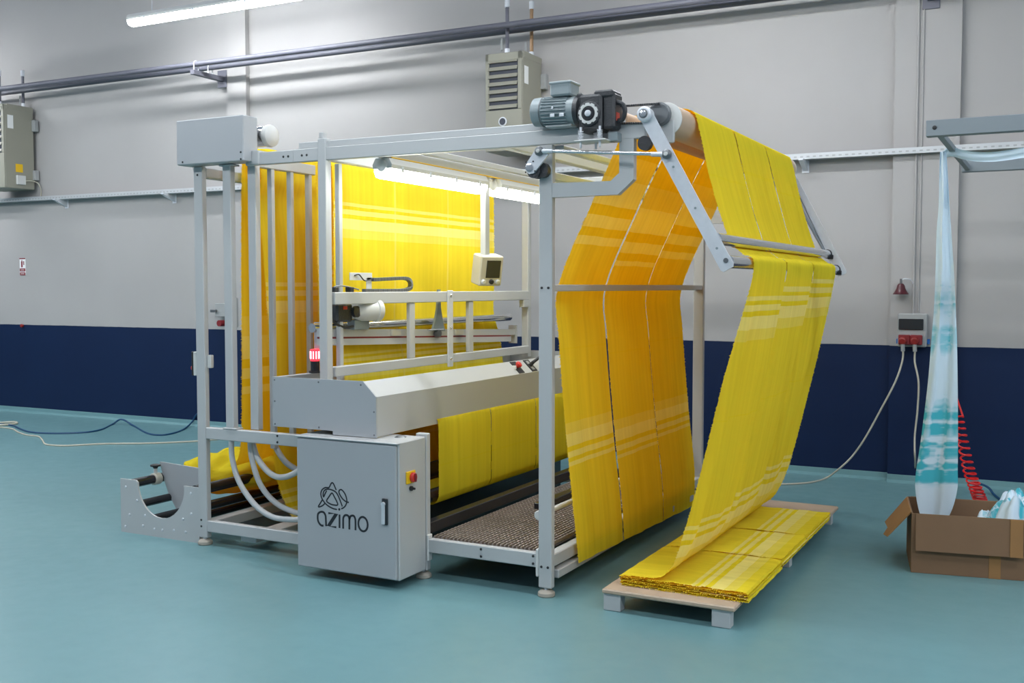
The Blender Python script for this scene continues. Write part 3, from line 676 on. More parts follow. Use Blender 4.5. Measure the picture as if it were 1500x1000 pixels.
# crank and connecting link
q = (-2.331, 4.735, 2.275); e = (-1.660, 4.725, 2.220)
CK = MB().prism([(-2.352, 4.742, 2.292), (-2.312, 4.742, 2.292), (-2.285, 4.742, 2.255), (-2.365, 4.742, 2.168), (-2.395, 4.742, 2.166), (-2.412, 4.742, 2.19), (-2.41, 4.742, 2.215)], (0, .012, 0)).build('crank_plate', 'zinc', MC, label='galvanised crank plate of the swing drive')
MB().lathe((-2.388, 4.742, 2.197), (0, -1, 0), [(0, .022), (.006, .021), (.008, .012)], 20).build('crank_boss', 'steel', CK)
for dx, dz in ((.02, .03), (-.022, -.022), (.03, -.018), (-.018, .028)): bolt((-2.388+dx, 4.742, 2.197+dz), (0, -1, 0), r=.004, parent=CK)
MB().cyl((-2.372, 4.752, 2.18), (-2.372, 4.81, 2.18), .035, 20).build('crank_shaft', 'gear_black', CK)
MB().cyl((-2.335, 4.765, 2.185), (-2.335, 4.80, 2.185), .038, 20).build('crank_shaft', 'gear_black', CK)
LK = MB().cyl(Vector(q)+Vector((.07, 0, -.004)), Vector(e)-Vector((.06, 0, -.004)), .0095, 14).build('connecting_rod', 'steel', MC, label='steel connecting rod to the swing arm')
for p, sg in ((q, 1), (e, -1)):
    p = Vector(p); MB().lathe(p+Vector((0, .01, 0)), (0, -1, 0), [(0, .020), (.004, .023), (.018, .023), (.022, .017), (.026, .010)], 18).build('rod_end', 'dark_steel', LK)
    MB().lathe(p-Vector((0, .014, 0)), (0, -1, 0), [(0, .011), (.006, .009)], 12).build('rod_pin', 'white_plastic', LK); MB().cyl(p+Vector((.015*sg, 0, 0)), p+Vector((.075*sg, 0, -.004*sg)), .0115, 12).build('rod_neck', 'zinc', LK)
    MB().cyl(p+Vector((0, 0, 0)), p+Vector((0, .05 if sg < 0 else .01, 0)), .010, 10).build('rod_pin', 'zinc', LK)

# gear motor on the top beam
GM = MB(); ax = Vector((1, 0, -.03)).normalized()
GMo = MB().lathe((-2.375, 4.765, 2.472), ax, [(0, .045), (.006, .062), (.012, .070), (.060, .073), (.064, .066), (.200, .066), (.235, .070), (.245, .070)], 32).build('gear_motor', 'motor_grey', MC, label='grey finned gear motor with black worm gearbox on the top beam')
fn = MB()
for k in range(26):
    a = math.radians(-80+k*13.85)
    dr = Vector((0, math.cos(a), math.sin(a)))
    c0 = Vector((-2.308, 4.765, 2.470))+dr*.068; fn.bar(c0, c0+ax*.135, .004, .012, dr, .001)
fn.build('cooling_fins', 'motor_grey', GMo)
MB().lathe((-2.318, 4.765, 2.470), ax, [(0, .0735), (.004, .0735)], 32).build('fan_cowl_seam', 'dark_steel', GMo)
pb('terminal_box', -2.262, -2.150, 4.71, 4.82, 2.535, 2.600, m='motor_grey', parent=GMo, c=.008); pb('terminal_lid', -2.266, -2.146, 4.706, 4.824, 2.592, 2.606, m='motor_grey', parent=GMo, c=.004)
for x in (-2.24, -2.19): pb('name_plate', x-.012, x+.012, 4.690, 4.697, 2.43, 2.447, m='zinc', parent=GMo)
pb('name_plate', -2.245, -2.235, 4.690, 4.697, 2.468, 2.482, m='zinc', parent=GMo)
MB().lathe((-2.135, 4.765, 2.462), ax, [(0, .075), (.022, .075), (.026, .066)], 28).build('motor_flange', 'gear_black', GMo)
GX = pb('worm_gearbox', -2.108, -1.985, 4.705, 4.835, 2.350, 2.530, m='gear_black', parent=GMo, c=.014)
pb('gearbox_housing', -1.99, -1.925, 4.725, 4.835, 2.36, 2.535, m='gear_black', parent=GMo, c=.012); pb('gearbox_housing', -2.03, -1.93, 4.715, 4.83, 2.51, 2.545, m='gear_black', parent=GMo, c=.008)
pb('gearbox_housing', -2.12, -2.09, 4.715, 4.82, 2.40, 2.54, m='gear_black', parent=GMo, c=.006)
MB().lathe((-2.047, 4.706, 2.434), (0, -1, 0), [(0, .060), (.010, .060), (.012, .056)], 28).build('bearing_flange', 'gear_black', GMo)
rg = MB(); N = 30
for i in range(N):
    a0, a1 = 2*math.pi*i/N, 2*math.pi*(i+1)/N
    ro = .051 if (i % 3) else .046
    f4 = []
    for a_ in (a0, a1):
        for r_ in (.036, ro): f4.append((-2.047+r_*math.cos(a_), 4.694, 2.434+r_*math.sin(a_)))
    rg.prism([f4[0], f4[1], f4[3], f4[2]], (0, -.004, 0))
rg.build('bearing_ring', 'white_plastic', GMo, label='white ring on the gearbox face')
MB().lathe((-2.047, 4.694, 2.434), (0, -1, 0), [(0, .030), (.004, .029)], 22).build('shaft_seal', 'black_gloss', GMo); MB().lathe((-2.047, 4.690, 2.434), (0, -1, 0), [(0, .016), (.008, .015), (.010, .008)], 18).build('shaft_end', 'zinc', GMo)
pb('warning_tag', -1.926, -1.9235, 4.75, 4.79, 2.40, 2.44, m='red_plastic', parent=GMo)
pb('torque_plate', -2.112, -1.950, 4.668, 4.80, 2.300, 2.307, m='white_plastic', parent=GMo)
for (x, y) in ((-2.085, 4.69), (-1.985, 4.69), (-2.035, 4.76)):
    MB().cyl((x, y, 2.270), (x, y, 2.37), .006, 8).build('spring_bolt', 'zinc', GMo)
    sp = [(x+.012*math.cos(a), y+.012*math.sin(a), 2.310+.0011*i) for i, a in enumerate([i*.9 for i in range(40)])]
    MB().tube(sp, .0022, 5).build('spring', 'zinc', GMo)
for x in (-1.955,): pb('spring_block', -1.965, -1.915, 4.74, 4.80, 2.300, 2.345, m='motor_grey', parent=GMo)
MB().tube(catmull([(-1.93, 4.76, 2.49), (-1.895, 4.755, 2.475), (-1.885, 4.76, 2.44), (-1.90, 4.765, 2.405), (-1.93, 4.77, 2.40)], 5), .012, 10).build('output_guard', 'gear_black', GMo)
pb('motor_seat', -2.30, -2.16, 4.74, 4.84, 2.39, 2.405, parent=GMo)

# ------------------------------------------------------------------ cloth
def lerp(a, b, t): return a+(b-a)*t
def sheet(name, parent, near, far, f0=0.0, f1=1.0, anchors=None, nu=14, sub=5, ripple=None, label=None, matn='yellow_terry'):
    """woven sheet between two edge paths; anchors = [(path index, v)] fix where the woven bands fall"""
    A, Bp = catmull(near, sub), catmull(far, sub)
    n = len(A); S = [0.0]
    for i in range(1, n): S.append(S[-1]+((A[i]-A[i-1]).length+(Bp[i]-Bp[i-1]).length)/2)
    if anchors:
        an = [(S[min(n-1, int(round(i*sub)))], v) for i, v in anchors]
        def vv(s):
            if len(an) == 1: return s-an[0][0]+an[0][1]
            k = 0
            while k < len(an)-2 and s > an[k+1][0]: k += 1
            (s0, v0), (s1, v1) = an[k], an[k+1]
            return v0+(v1-v0)*(s-s0)/(s1-s0)
    else: vv = lambda s: s
    m = MB(); m.closed = False; m.uv = []
    for i in range(n):
        w = (Bp[i]-A[i]); t = (A[min(n-1, i+1)]-A[max(0, i-1)]).normalized(); nn = w.cross(t).normalized()
        for j in range(nu+1):
            f = f0+(f1-f0)*j/nu; p = A[i]+w*f
            if ripple: p = p+nn*ripple(f, S[i], j/nu)
            m.v.append(tuple(p)); m.uv.append((p.y, vv(S[i])))
    for i in range(n-1):
        for j in range(nu):
            o = i*(nu+1)+j; m.f.append((o, o+1, o+nu+2, o+nu+1))
    o = m.build(name, matn, parent, label, sharp=80)
    # return edge polylines for fringes
    return o, [m.v[i*(nu+1)] for i in range(n)], [m.v[i*(nu+1)+nu] for i in range(n)], [m.uv[i*(nu+1)] for i in range(n)]
def fringe(parent, edge, uvs, sgn, step=.0075, lmin=.004, lmax=.016, i0=0, i1=None):
    m = MB(); m.closed = False; m.uv = []
    E_ = [Vector(p) for p in edge][i0:i1]; U = uvs[i0:i1]
    for k in range(len(E_)-1):
        a, b = E_[k], E_[k+1]; L = (b-a).length; q = max(1, int(L/step))
        for i in range(q):
            p0 = a.lerp(b, i/q); p1 = a.lerp(b, (i+.9)/q); ln = random.uniform(lmin, lmax)*(1.6 if random.random() < .08 else 1)
            tip = (p0+p1)/2+Vector((random.uniform(-.004, .004), sgn*ln, random.uniform(-.006, .002)))
            o = len(m.v); m.v += [tuple(p0), tuple(p1), tuple(tip)]; m.f.append((o, o+1, o+2)); m.uv += [(U[k][0], U[k][1])]*3
    return m.build('fringe', 'yellow_terry', parent, kind='stuff')
def V3(lst, y): return [Vector((x, y, z)) for x, z in lst]

# the wide web: bale, up, accumulator, inspection panel, table
WB = thing('yellow_cloth_web', 'wide uncut yellow cloth running from the floor cradle over the machine to the cutting table', 'cloth', (-4.4, 6.1, 0))
n0, n1 = 5.12, 7.19
rp = lambda f, s, j: .006*math.sin(23*f+1.3*s)+.004*math.sin(51*f+.6)
up_path = [(-4.80, .43), (-4.70, .47), (-4.655, .62), (-4.642, 1.1), (-4.638, 1.7), (-4.622, 2.28), (-4.600, 2.41), (-4.53, 2.472), (-4.470, 2.42), (-4.452, 2.28)]
dn = [PY(378.5, 290, n0), PY(384, 350, n0), PY(391, 450, n0), PY(396, 560, n0), PY(399, 640, n0), PY(404, 690, n0), PY(412, 722, n0), PY(428, 757, n0)]
dn = [(p.x, p.z) for p in dn]
jb = [(-4.08, .115), (-3.97, .16), (-3.93, .30), (-3.98, .6), (-4.035, 1.0), (-4.05, 1.7), (-4.05, 2.27), (-4.03, 2.35), (-3.985, 2.385), (-3.94, 2.35), (-3.925, 2.27)]
pc = [(-3.922, 1.9), (-3.925, 1.6), (-3.93, 1.40), (-3.905, 1.31), (-3.875, 1.20), (-3.855, 1.08), (-3.85, .98), (-3.85, .90), (-3.85, .86)]
PA, PBc = up_path+dn, jb+pc
o, e0, e1, u0 = sheet('infeed_panel', WB, V3(PA, n0), V3(PA, n1), anchors=[(0, -1.3), (11.6, .0), (17, 1.25)], ripple=rp, nu=30, matn='yellow_terry_web')
fringe(o, e0, u0, -1); 
o, e0, e1, u0 = sheet('inspection_panel', WB, V3(dn[-1:]+PBc, n0+.03), V3(dn[-1:]+PBc, n1), anchors=[(0, -1.85-1.0), (11.45, .0), (13, .53), (19, 1.5)], ripple=rp, nu=60, matn='yellow_terry_web')
fringe(o, e0, u0, -1); fringe(o, e1, u0, 1)
# the bale lying in the cradle
bl = MB(); NU, NV = 46, 60; bl.uv = []
for i in range(NV+1):
    y = lerp(5.19, 7.15, i/NV); endf = min(1, min(i, NV-i)/5.0)**.5
    for j in range(NU):
        a = 2*math.pi*j/NU
        r = .255*(.55+.45*endf)*(1+.06*math.sin(3*a+5*y)+.05*math.sin(7*a-9*y+1)+.035*math.sin(13*a+17*y)+.03*math.sin(27*y+2*a))
        x = -5.05+r*1.22*math.cos(a); z = .325+r*.52*math.sin(a)+.012*math.sin(19*y+3*math.cos(a)*4)*max(0, math.sin(a))
        bl.v.append((x, y, z)); bl.uv.append((a*.3, .3+.25*j/NU))
for i in range(NV):
    for j in range(NU): bl.f.append((i*NU+j, i*NU+(j+1) % NU, (i+1)*NU+(j+1) % NU, (i+1)*NU+j))
bl.f += [tuple(range(NU))[::-1], tuple(NV*NU+j for j in range(NU))]
bl.build('bale', 'yellow_terry', WB, sharp=180)

# three slit strips: apron under the table, loop, over the rollers, down onto the pallet
def strip_paths():
    P_ = [(-2.272, None), (-2.288, .32), (-2.338, .75), (-2.388, 1.3), (-2.395, 1.60), (-2.205, 2.03), (-2.062, 2.32), (-2.003, 2.425), (-1.972, 2.466), (-1.93, 2.474), (-1.80, 2.483), (-1.72, 2.490), (-1.66, 2.476), (-1.630, 2.43), (-1.578, 2.22), (-1.518, 2.0), (-1.472, 1.862), (-1.452, 1.80), (-1.425, 1.788), (-1.385, 1.757), (-1.355, 1.748), (-1.335, 1.715), (-1.345, 1.6), (-1.378, 1.4), (-1.452, 1.0), (-1.553, .5), (-1.622, .28), (-1.685, .195), (-1.76, .170), (-1.88, .166), (-1.925, .160)]
    ne, fa = [], []
    for i, (x, z) in enumerate(P_):
        if z is None: ne.append(Vector((x, 5.10, .115))); fa.append(Vector((x-.01, 7.14, .05))); continue
        sh = 0.0
        if i > 20: sh = .25*min(1, (1.715-z)/1.5)
        ne.append(Vector((x, 5.085-sh, z))); fa.append(Vector((x, 7.15-sh*1.3, z)))
    return ne, fa
ne, fa = strip_paths()
FR = [(0, .328), (.337, .664), (.671, 1.0)]
PF = [(0, .343), (.349, .648), (.655, 1.0)]
SN = ['nearest', 'middle', 'farthest']
LBL = ['nearest of the three slit yellow cloth strips, with the fringed edge beside the near post', 'middle one of the three slit yellow cloth strips hanging on the machine', 'farthest of the three slit yellow cloth strips, beside the far post']
for k in range(3):
    f0, f1 = FR[k]
    ymid = lerp(5.1, 7.15, (f0+f1)/2)
    T = thing('yellow_cloth_strip', LBL[k], 'cloth', (-2.0, ymid, .1), 'slit yellow cloth strips')
    jv = (-.02, .035, .0)[k]
    def ripple(f, s, j, k=k):
        sm = lambda a, b, x: max(0.0, min(1.0, (x-a)/(b-a)))
        mask = (1-sm(2.2, 2.4, s))+sm(2.95, 3.1, s)*(1-sm(3.25, 3.4, s))+sm(3.85, 4.2, s)*(1-sm(5.05, 5.3, s))
        d = mask*(.004*math.sin(31*f+.9*s)+.003*math.sin(67*f+2))
        w = sm(3.75, 4.25, s)*(1-sm(5.05, 5.3, s))
        if w > 0:
            d += w*(.030*math.exp(-((j-.0)/.10)**2)*(1 if k == 0 else .5)-.020*math.exp(-((j-.17)/.09)**2)+.014*math.sin(6.3*j+k))
            d += w*(k > 0)*(.045*math.exp(-(j/.13)**2))-w*.018*math.exp(-((1-j)/.12)**2)
        return d
    o, e0, e1, u0 = sheet('hanging_cloth', T, ne, fa, f0, f1, anchors=[(0, -.55+jv), (1.6, .0+jv), (4.35, 1.08+jv), (14, 1.66+jv), (22.2, 2.16+.04*k), (25.15, 3.24+.04*k), (30, 3.75)], nu=18, sub=6, ripple=ripple)
    if k == 0: fringe(o, e0, u0, -1)
    else: fringe(o, e0, u0, -1, lmin=.001, lmax=.004, step=.012)
    if k == 2: fringe(o, e1, u0, 1)
    # apron under the table cover
    ap = [(-3.262, .84), (-3.228, .80), (-3.224, .6), (-3.224, .40), (-3.232, .352), (-3.262, .318), (-3.31, .312), (-3.36, .34), (-3.40, .42)]
    y0, y1 = ((5.22, 5.855), (5.862, 6.50), (6.507, 7.15))[k]
    oa, ea, eb, ua = sheet('table_apron', T, V3(ap, y0), V3(ap, y1), anchors=[(0, .3)], nu=10)
    if k == 0: fringe(oa, ea, ua, -1, lmin=.002, lmax=.008)
    # folded layers on the pallet
    pf0, pf1 = PF[k]
    py0, py1 = lerp(4.835, 6.825, pf0), lerp(4.835, 6.825, pf1)
    zz = []; xl, xr = -1.922, -1.285
    for L_ in range(6):
        z = .1145+.0085*L_; a, b = (xl, xr) if L_ % 2 == 0 else (xr, xl)
        dx = random.uniform(-.006, .006)
        zz += [(a+dx, z), (a+(b-a)*.03+dx, z-.0008), (a+(b-a)*.33, z), (a+(b-a)*.66, z), (a+(b-a)*.97+dx, z-.0008), (b+dx, z)]
    def rip2(f, s, j, k=k): return .0022*math.sin(9*f*3+4*s)+.002*math.sin(40*s+k)
    op, e0, e1, u0 = sheet('folded_layers', T, V3(zz, py0), V3(zz, py1), anchors=[(0, 2.4), (30, .29+.01*k), (35, -.34+.01*k)], nu=10, sub=4, ripple=rip2)
    fringe(op, e0, u0, -1, lmin=.003, lmax=.009, step=.010)
    if k == 2: fringe(op, e1, u0, 1, lmin=.003, lmax=.009, step=.012)

# ------------------------------------------------------------------ pallet
PL = thing('low_pallet', 'low pale wooden pallet board on grey legs under the folded yellow cloth', 'pallet', (-1.65, 6.0, 0))
B(-1.984, -1.315, 4.735, 7.285, .086, .110, c=.006).build('board', 'pallet_wood', PL)
for x in (-1.935, -1.385):
    for y in (4.78, 5.99, 7.20): B(x-.045, x+.045, y-.03, y+.03, 0, .086, c=.003).build('leg', 'machine_paint', PL)

# ------------------------------------------------------------------ roll cradle on the floor
CR = thing('roll_cradle', 'low grey steel cradle with black rollers holding the yellow bale', 'cradle', (-5.07, 6.0, 0))
def cradle_plate(y, z1):
    cx, cz, r = -5.06, .345, .205
    pts = [(-5.42, 0), (-4.735, 0), (-4.735, z1), (-4.862, z1)]
    for i in range(17):
        a = math.radians(-2-176*i/16); pts.append((cx+r*1.0*math.cos(a), cz+(r*1.08)*math.sin(a)))
    pts += [(-5.28, z1), (-5.42, z1)]
    return MB().prism([(x, y, z) for x, z in pts], (0, .012, 0))
N1 = cradle_plate(4.825, .35).build('end_plate', 'machine_paint', CR); cradle_plate(7.2, .35).build('end_plate', 'machine_paint', CR)
for (x, z) in ((-5.37, .30), (-5.34, .12), (-5.38, .04), (-5.22, .06), (-5.12, .05), (-5.05, .05), (-4.95, .06), (-4.80, .31), (-4.80, .18), (-4.87, .14), (-4.85, .06), (-5.27, .22), (-5.2, .13)):
    bolt((x, 4.825, z), (0, -1, 0), r=.008, h=.005, parent=N1, m='zinc')
pl2 = [PY(x, y, 5.10) for x, y in ((234, 676), (302, 687.5), (302, 766), (268, 760), (258, 745), (247, 723), (240, 702))]
MB().prism(pl2, (0, .012, 0)).build('inner_plate', 'panel_paint', CR)
RL = [((-5.345, .318), .030), ((-5.275, .19), .026), ((-5.165, .105), .026), ((-4.94, .105), .026), ((-4.845, .19), .028), ((-4.78, .325), .034)]
for (x, z), r in RL:
    MB().cyl((x, 4.837, z), (x, 7.2, z), r, 18).build('roller', 'black_gloss', CR)
KN = MB().cyl((-5.345, 5.03, .318), (-5.345, 5.085, .318), .040, 18, c=.004).build('clamp_collar', 'cream_plastic', CR)
MB().cyl((-5.345, 5.055, .35), (-5.345, 5.055, .392), .012, 10).build('knob_stem', 'white_plastic', KN)
MB().lathe((-5.345, 5.055, .388), (0, 0, 1), [(0, .014), (.01, .018), (.014, .034), (.024, .034), (.028, .02)], 16).build('clamp_knob', 'black_rubber', KN)
B(-5.42, -4.74, 4.84, 4.86, 0, .03, c=.002).build('floor_bar', 'machine_paint', CR); B(-5.42, -4.74, 7.17, 7.2, 0, .03, c=.002).build('floor_bar', 'machine_paint', CR)

# ------------------------------------------------------------------ services on the back wall
def wbox(x0, x1, o0, o1, z0, z1, c=.003):
    """box hugging the wall: x range, offsets from the wall face, heights"""
    M = Matrix.Translation((-5, 9.03, 0)) @ Matrix.Rotation(WYAW, 4, 'Z')
    return MB().box(x0+5, x1+5, -o1, -o0, z0, z1, c, M)
def wp(x, off, z): return Vector((x, wall_y(x, off), z))
# two long pipes on brackets
q1, q2 = PW(430, 71.5, .42), PW(430, 78.5, .24)
for (off, z, lb) in ((.46, 3.985, 'front one of the two long dark grey pipes high on the back wall'), (.25, 3.985, 'rear one of the two long dark grey pipes high on the back wall')):
    tag(MB().tube([wp(-26, off, z), wp(-10, off, z), wp(12, off, z)], .028, 16).build('wall_pipe', 'pipe_paint'), lb, 'pipe', 'long pipes on the back wall')
def pipe_bracket(x, lb):
    t_ = thing('pipe_bracket', lb, 'bracket', tuple(wp(x, .06, 3.90)))
    wbox(x-.065, x+.065, .06, .072, 3.80, 3.99).build('wall_plate', 'pipe_paint', t_)
    wbox(x-.028, x+.028, .07, .53, 3.865, 3.915).build('arm', 'pipe_paint', t_)
    for o in (.46, .25):
        pts = [wp(x, o+.032, 3.90)]+[wp(x, o+.033*math.cos(a), 3.985+.033*math.sin(a)) for a in [math.pi*i/10 for i in range(11)]]+[wp(x, o-.032, 3.90)]
        MB().tube(pts, .006, 6).build('u_bolt', 'zinc', t_)
pipe_bracket(-8.30, 'grey pipe bracket under the long pipes near the left pilaster'); pipe_bracket(-.98, 'grey pipe bracket cut by the top edge above the socket box')
# perforated cable tray with brackets
CT = thing('cable_tray', 'long perforated galvanised cable tray running along the back wall', 'cable tray', tuple(wp(-6, .1, 2.66)))
wbox(-20, 6, .02, .12, 2.664, 2.667, c=.0005).build('tray_floor', 'tray_zinc', CT)
sl = wbox(-20, 6, .118, .121, 2.664, 2.712, c=.0005); sl.build('tray_side', 'tray_zinc', CT); wbox(-20, 6, .018, .021, 2.664, 2.712, c=.0005).build('tray_side', 'tray_zinc', CT)
ho = MB()
for i in range(250):
    x = -13+.052*i; M = Matrix.Translation((-5, 9.03, 0)) @ Matrix.Rotation(WYAW, 4, 'Z')
    ho.box(x+5, x+5+.024, -.1225, -.1208, 2.678, 2.690, .0003, M)
ho.build('tray_slots', 'grey_plastic', CT, kind='stuff')
for px_, py_, lb in ((92, 297, 'tray bracket right of the left wall heater'), (250, 287, 'tray bracket left of the grey drive box'), (1178, 240, 'tray bracket right of the swing arm rods')):
    x = PW(px_, py_, .06).x
    t_ = thing('tray_bracket', lb, 'bracket', tuple(wp(x, 0, 2.6)))
    MB().prism([wp(x-.02, .0, 2.664), wp(x-.02, .19, 2.664), wp(x-.02, .19, 2.650), wp(x-.02, .0, 2.575)], (.04, 0, 0)).build('bracket_arm', 'zinc', t_)
    wbox(x-.03, x+.03, 0, .006, 2.56, 2.664).build('bracket_plate', 'zinc', t_)
# wall heaters
def heater(x0, x1, z0, z1, lb, full):
    t_ = thing('wall_heater', lb, 'heater', tuple(wp((x0+x1)/2, .04, z0)), 'wall heaters')
    w = x1-x0
    o = wbox(x0, x1, .05, .46, z0, z1, c=.008).build('casing', 'heater_paint', t_)
    wbox(x0, x1, .46, .475, z0, z0+.42*(z1-z0), c=.004).build('front_panel', 'heater_paint', t_)
    gz0, gz1 = z0+.42*(z1-z0), z1-.02
    wbox(x0+.03, x1-.03, .458, .462, gz0, gz1-.04, c=.001).build('grille_back', 'heater_dark', t_)
    for a, b in ((x0, x0+.035), (x1-.04, x1)): wbox(a, b, .46, .478, gz0, z1, c=.004).build('grille_stile', 'heater_paint', t_)
    wbox(x0, x1, .46, .478, gz1-.05, z1, c=.004).build('grille_head', 'heater_paint', t_)
    ns = 7
    for i in range(ns):
        zc = gz0+.03+(gz1-.08-gz0)*i/(ns-1)
        M = Matrix.Translation(wp(x0+.035, .472, zc)) @ Matrix.Rotation(WYAW, 4, 'Z') @ Matrix.Rotation(math.radians(-28), 4, 'X')
        MB().box(0, w-.075, -.004, .004, -.020, .020, .0015, M).build('slat', 'heater_paint', t_)
    c_ = wp((x0+x1)/2, .475, z0+.30*(z1-z0))
    d_ = MB().lathe(c_, (math.sin(WYAW), -1, 0), [(0, .042), (.004, .042), (.006, .034)], 22).build('badge', 'zinc', t_)
    MB().lathe(c_+Vector((0, -.006, 0)), (0, -1, 0), [(0, .032), (.003, .030)], 20).build('badge', 'heater_dark', t_)
    wbox(x1, x1+.003, .34, .42, z1-.28, z1-.12, c=.0005).build('data_label', 'print_white', t_)
    wbox(x1, x1+.055, .02, .08, z1-.28, z1-.14).build('hanger', 'grey_plastic', t_); wbox(x1, x1+.045, .02, .08, z0+.12, z0+.24).build('hanger', 'grey_plastic', t_)
    wbox(x1-.02, x1+.002, .05, .43, z1-.05, z1+.012, c=.004).build('top_lip', 'heater_paint', t_)
    for off, col, hz in ((.36, 'pipe_paint', 4.22), (.14, 'copper', 4.24)):
        xx = x1-.20 if off > .3 else x1-.06
        pp = MB().cyl(wp(xx, off, z1), wp(xx, off, hz), .017, 10).build('riser', 'pipe_paint' if off > .3 or not full else 'copper', t_)
        MB().cyl(wp(xx, off, hz-.05), wp(xx, off, hz+.02), .024, 10).build('riser_elbow', 'zinc', t_)
        wbox(xx-.075, xx-.055, off-.006, off+.006, z1+.05, z1+.16).build('valve_lever', 'grey_plastic', t_)
        MB().cyl(wp(xx, off, z1+.0), wp(xx, off, z1+.06), .024, 10).build('valve', 'zinc', t_)
    return t_
heater(-4.775, -4.402, 2.845, 3.735, 'beige wall heater with slatted grille behind the gear motor', True)
h2 = heater(-11.94, -11.37, 2.80, 3.80, 'beige wall heater cut by the left edge of the picture', False)
q = PW(27, 247, .3)
wbox(-11.37, -11.367, .22, .32, 3.0, 3.10, c=.0005).build('warning_sticker', 'yellow_plastic', h2); wbox(-11.37, -11.34, .20, .32, 2.85, 2.96).build('junction_box', 'white_plastic', h2)
MB().tube(catmull([wp(-11.345, .20, 2.90), wp(-11.33, .12, 2.905), wp(-11.31, .05, 2.88), wp(-11.30, .02, 2.80), wp(-11.32, .01, 2.70)], 6), .006, 6).build('heater_cable', 'cord_cream', h2)

# fire extinguisher sign, hook, socket behind the posts
s0, s1 = PW(28.5, 378), PW(38.5, 403)
FS = thing('fire_sign', 'small red and white fire extinguisher sign on the back wall', 'sign', tuple(wp(-11.69, .003, 1.75)))
xa, xb, za, zb = -11.745, -11.635, s1.z, s0.z
wbox(xa, xb, 0, .004, za, zb, c=.001).build('sign_plate', 'print_white', FS)
h_ = zb-za
wbox(xa, xb, .004, .005, zb-.014, zb, c=.0002).build('sign_border', 'dark_red', FS)
wbox(xa+.03, xa+.058, .004, .0055, za+h_*.46, za+h_*.80, c=.0005).build('pictogram', 'dark_red', FS); wbox(xa+.038, xa+.052, .004, .0055, za+h_*.80, za+h_*.88, c=.0005).build('pictogram', 'dark_red', FS)
wbox(xa+.072, xa+.088, .004, .0055, za+h_*.60, za+h_*.82, c=.0005).build('pictogram', 'dark_red', FS)
for a, b in ((.22, .40), (.0, .17)):
    wbox(xa+.004, xb-.004, .004, .0055, za+h_*a, za+h_*b, c=.0005).build('sign_bar', 'dark_red', FS)
    wbox(xa+.024, xb-.024, .0055, .006, za+h_*(a+.07), za+h_*(a+.10), c=.0002).build('sign_line', 'print_white', FS)
hk = MB().lathe(wp(-11.71, 0, 1.105), (0, -1, 0), [(0, .016), (.01, .016), (.016, .022), (.03, .022), (.036, .012)], 14)
tag(hk.build('wall_hook', 'plug_red'), 'tiny red wall hook at the top of the blue paint', 'hook')
WS = thing('wall_socket', 'grey wall socket with red and grey plugs behind the left posts', 'socket', tuple(wp(-8.4, 0, 1.1)))
def wpx(px_, py_, o): return PW(px_, py_, o)
q0, q1 = PW(340, 436, .0), PW(349, 478, .0); wbox(q0.x, q1.x+.05, 0, .08, q1.z, q0.z).build('socket_body', 'grey_plastic', WS)
q0, q1 = PW(324, 444, .0), PW(340, 466, .0); wbox(q0.x, q1.x, 0, .10, q1.z+.02, q0.z).build('isolator', 'grey_plastic', WS); wbox(q0.x-.05, q0.x+.03, .10, .13, q0.z-.10, q0.z-.07).build('isolator_lever', 'dark_steel', WS)
q = PW(329, 473, .05); MB().cyl(wp(q.x, .02, q.z), wp(q.x, .14, q.z), .035, 14).build('plug', 'dark_red', WS)

# right pilaster services: conduit, bell, socket box, cords
CD = thing('wall_conduit', 'thin pale conduit running up the right pilaster from the socket box', 'conduit', tuple(wp(-1.06, .06, 1.38)))
for px_, r in ((1341, .009), (1348.5, .006)):
    x = PW(px_, 300, .06).x; MB().cyl(wp(x, .06+r, 1.37), wp(x, .06+r, 6.2), r, 10).build('conduit_pipe', 'wall_paint', CD)
BL = thing('wall_bell', 'dark red bell hanging from a small bracket on the pilaster', 'bell', tuple(wp(-1.16, .1, 1.56)))
q = PW(1319.5, 431, .13)
MB().lathe(wp(q.x, .13, q.z), (0, 0, 1), [(0, .060), (.004, .062), (.018, .050), (.045, .036), (.07, .030), (.085, .02), (.09, .006)], 22).build('bell_body', 'bell_red', BL)
MB().cyl(wp(q.x, .13, q.z+.085), wp(q.x, .13, q.z+.125), .010, 10).build('bell_crown', 'dark_steel', BL); MB().tube(catmull([wp(q.x, .13, q.z+.115), wp(q.x+.03, .12, q.z+.125), wp(q.x+.07, .09, q.z+.115), wp(q.x+.09, .06, q.z+.06), wp(q.x+.09, .06, q.z)], 5), .005, 8).build('bell_bracket', 'zinc', BL)
SK = thing('socket_box', 'grey socket box with two red plugs on the right pilaster', 'socket box', tuple(wp(-1.07, .06, 1.12)))
xs, xe = -1.175, -.955
wbox(xs, xe, .06, .16, 1.117, 1.385, c=.008).build('box_body', 'grey_plastic', SK); wbox(xs+.008, xe-.025, .16, .172, 1.255, 1.342, c=.006).build('breaker_window', 'black_gloss', SK)
for x in (xs+.055, xe-.075):
    wbox(x-.045, x+.045, .16, .20, 1.135, 1.215, c=.006).build('socket_outlet', 'dark_red', SK)
    MB().lathe(wp(x-.006, .20, 1.172), (0, -1, -.25), [(0, .030), (.03, .030), (.036, .022)], 16).build('plug', 'plug_red', SK)
    MB().cyl(wp(x-.006, .215, 1.155), wp(x-.004, .20, 1.085), .016, 12).build('plug_neck', 'grey_plastic', SK)
wbox(xs-.012, xs, .07, .13, 1.14, 1.18).build('side_clip', 'blue_plastic', SK); wbox(xe, xe+.02, .07, .13, 1.14, 1.18).build('side_clip', 'blue_plastic', SK)
xL, xR = xs+.052, xe-.078
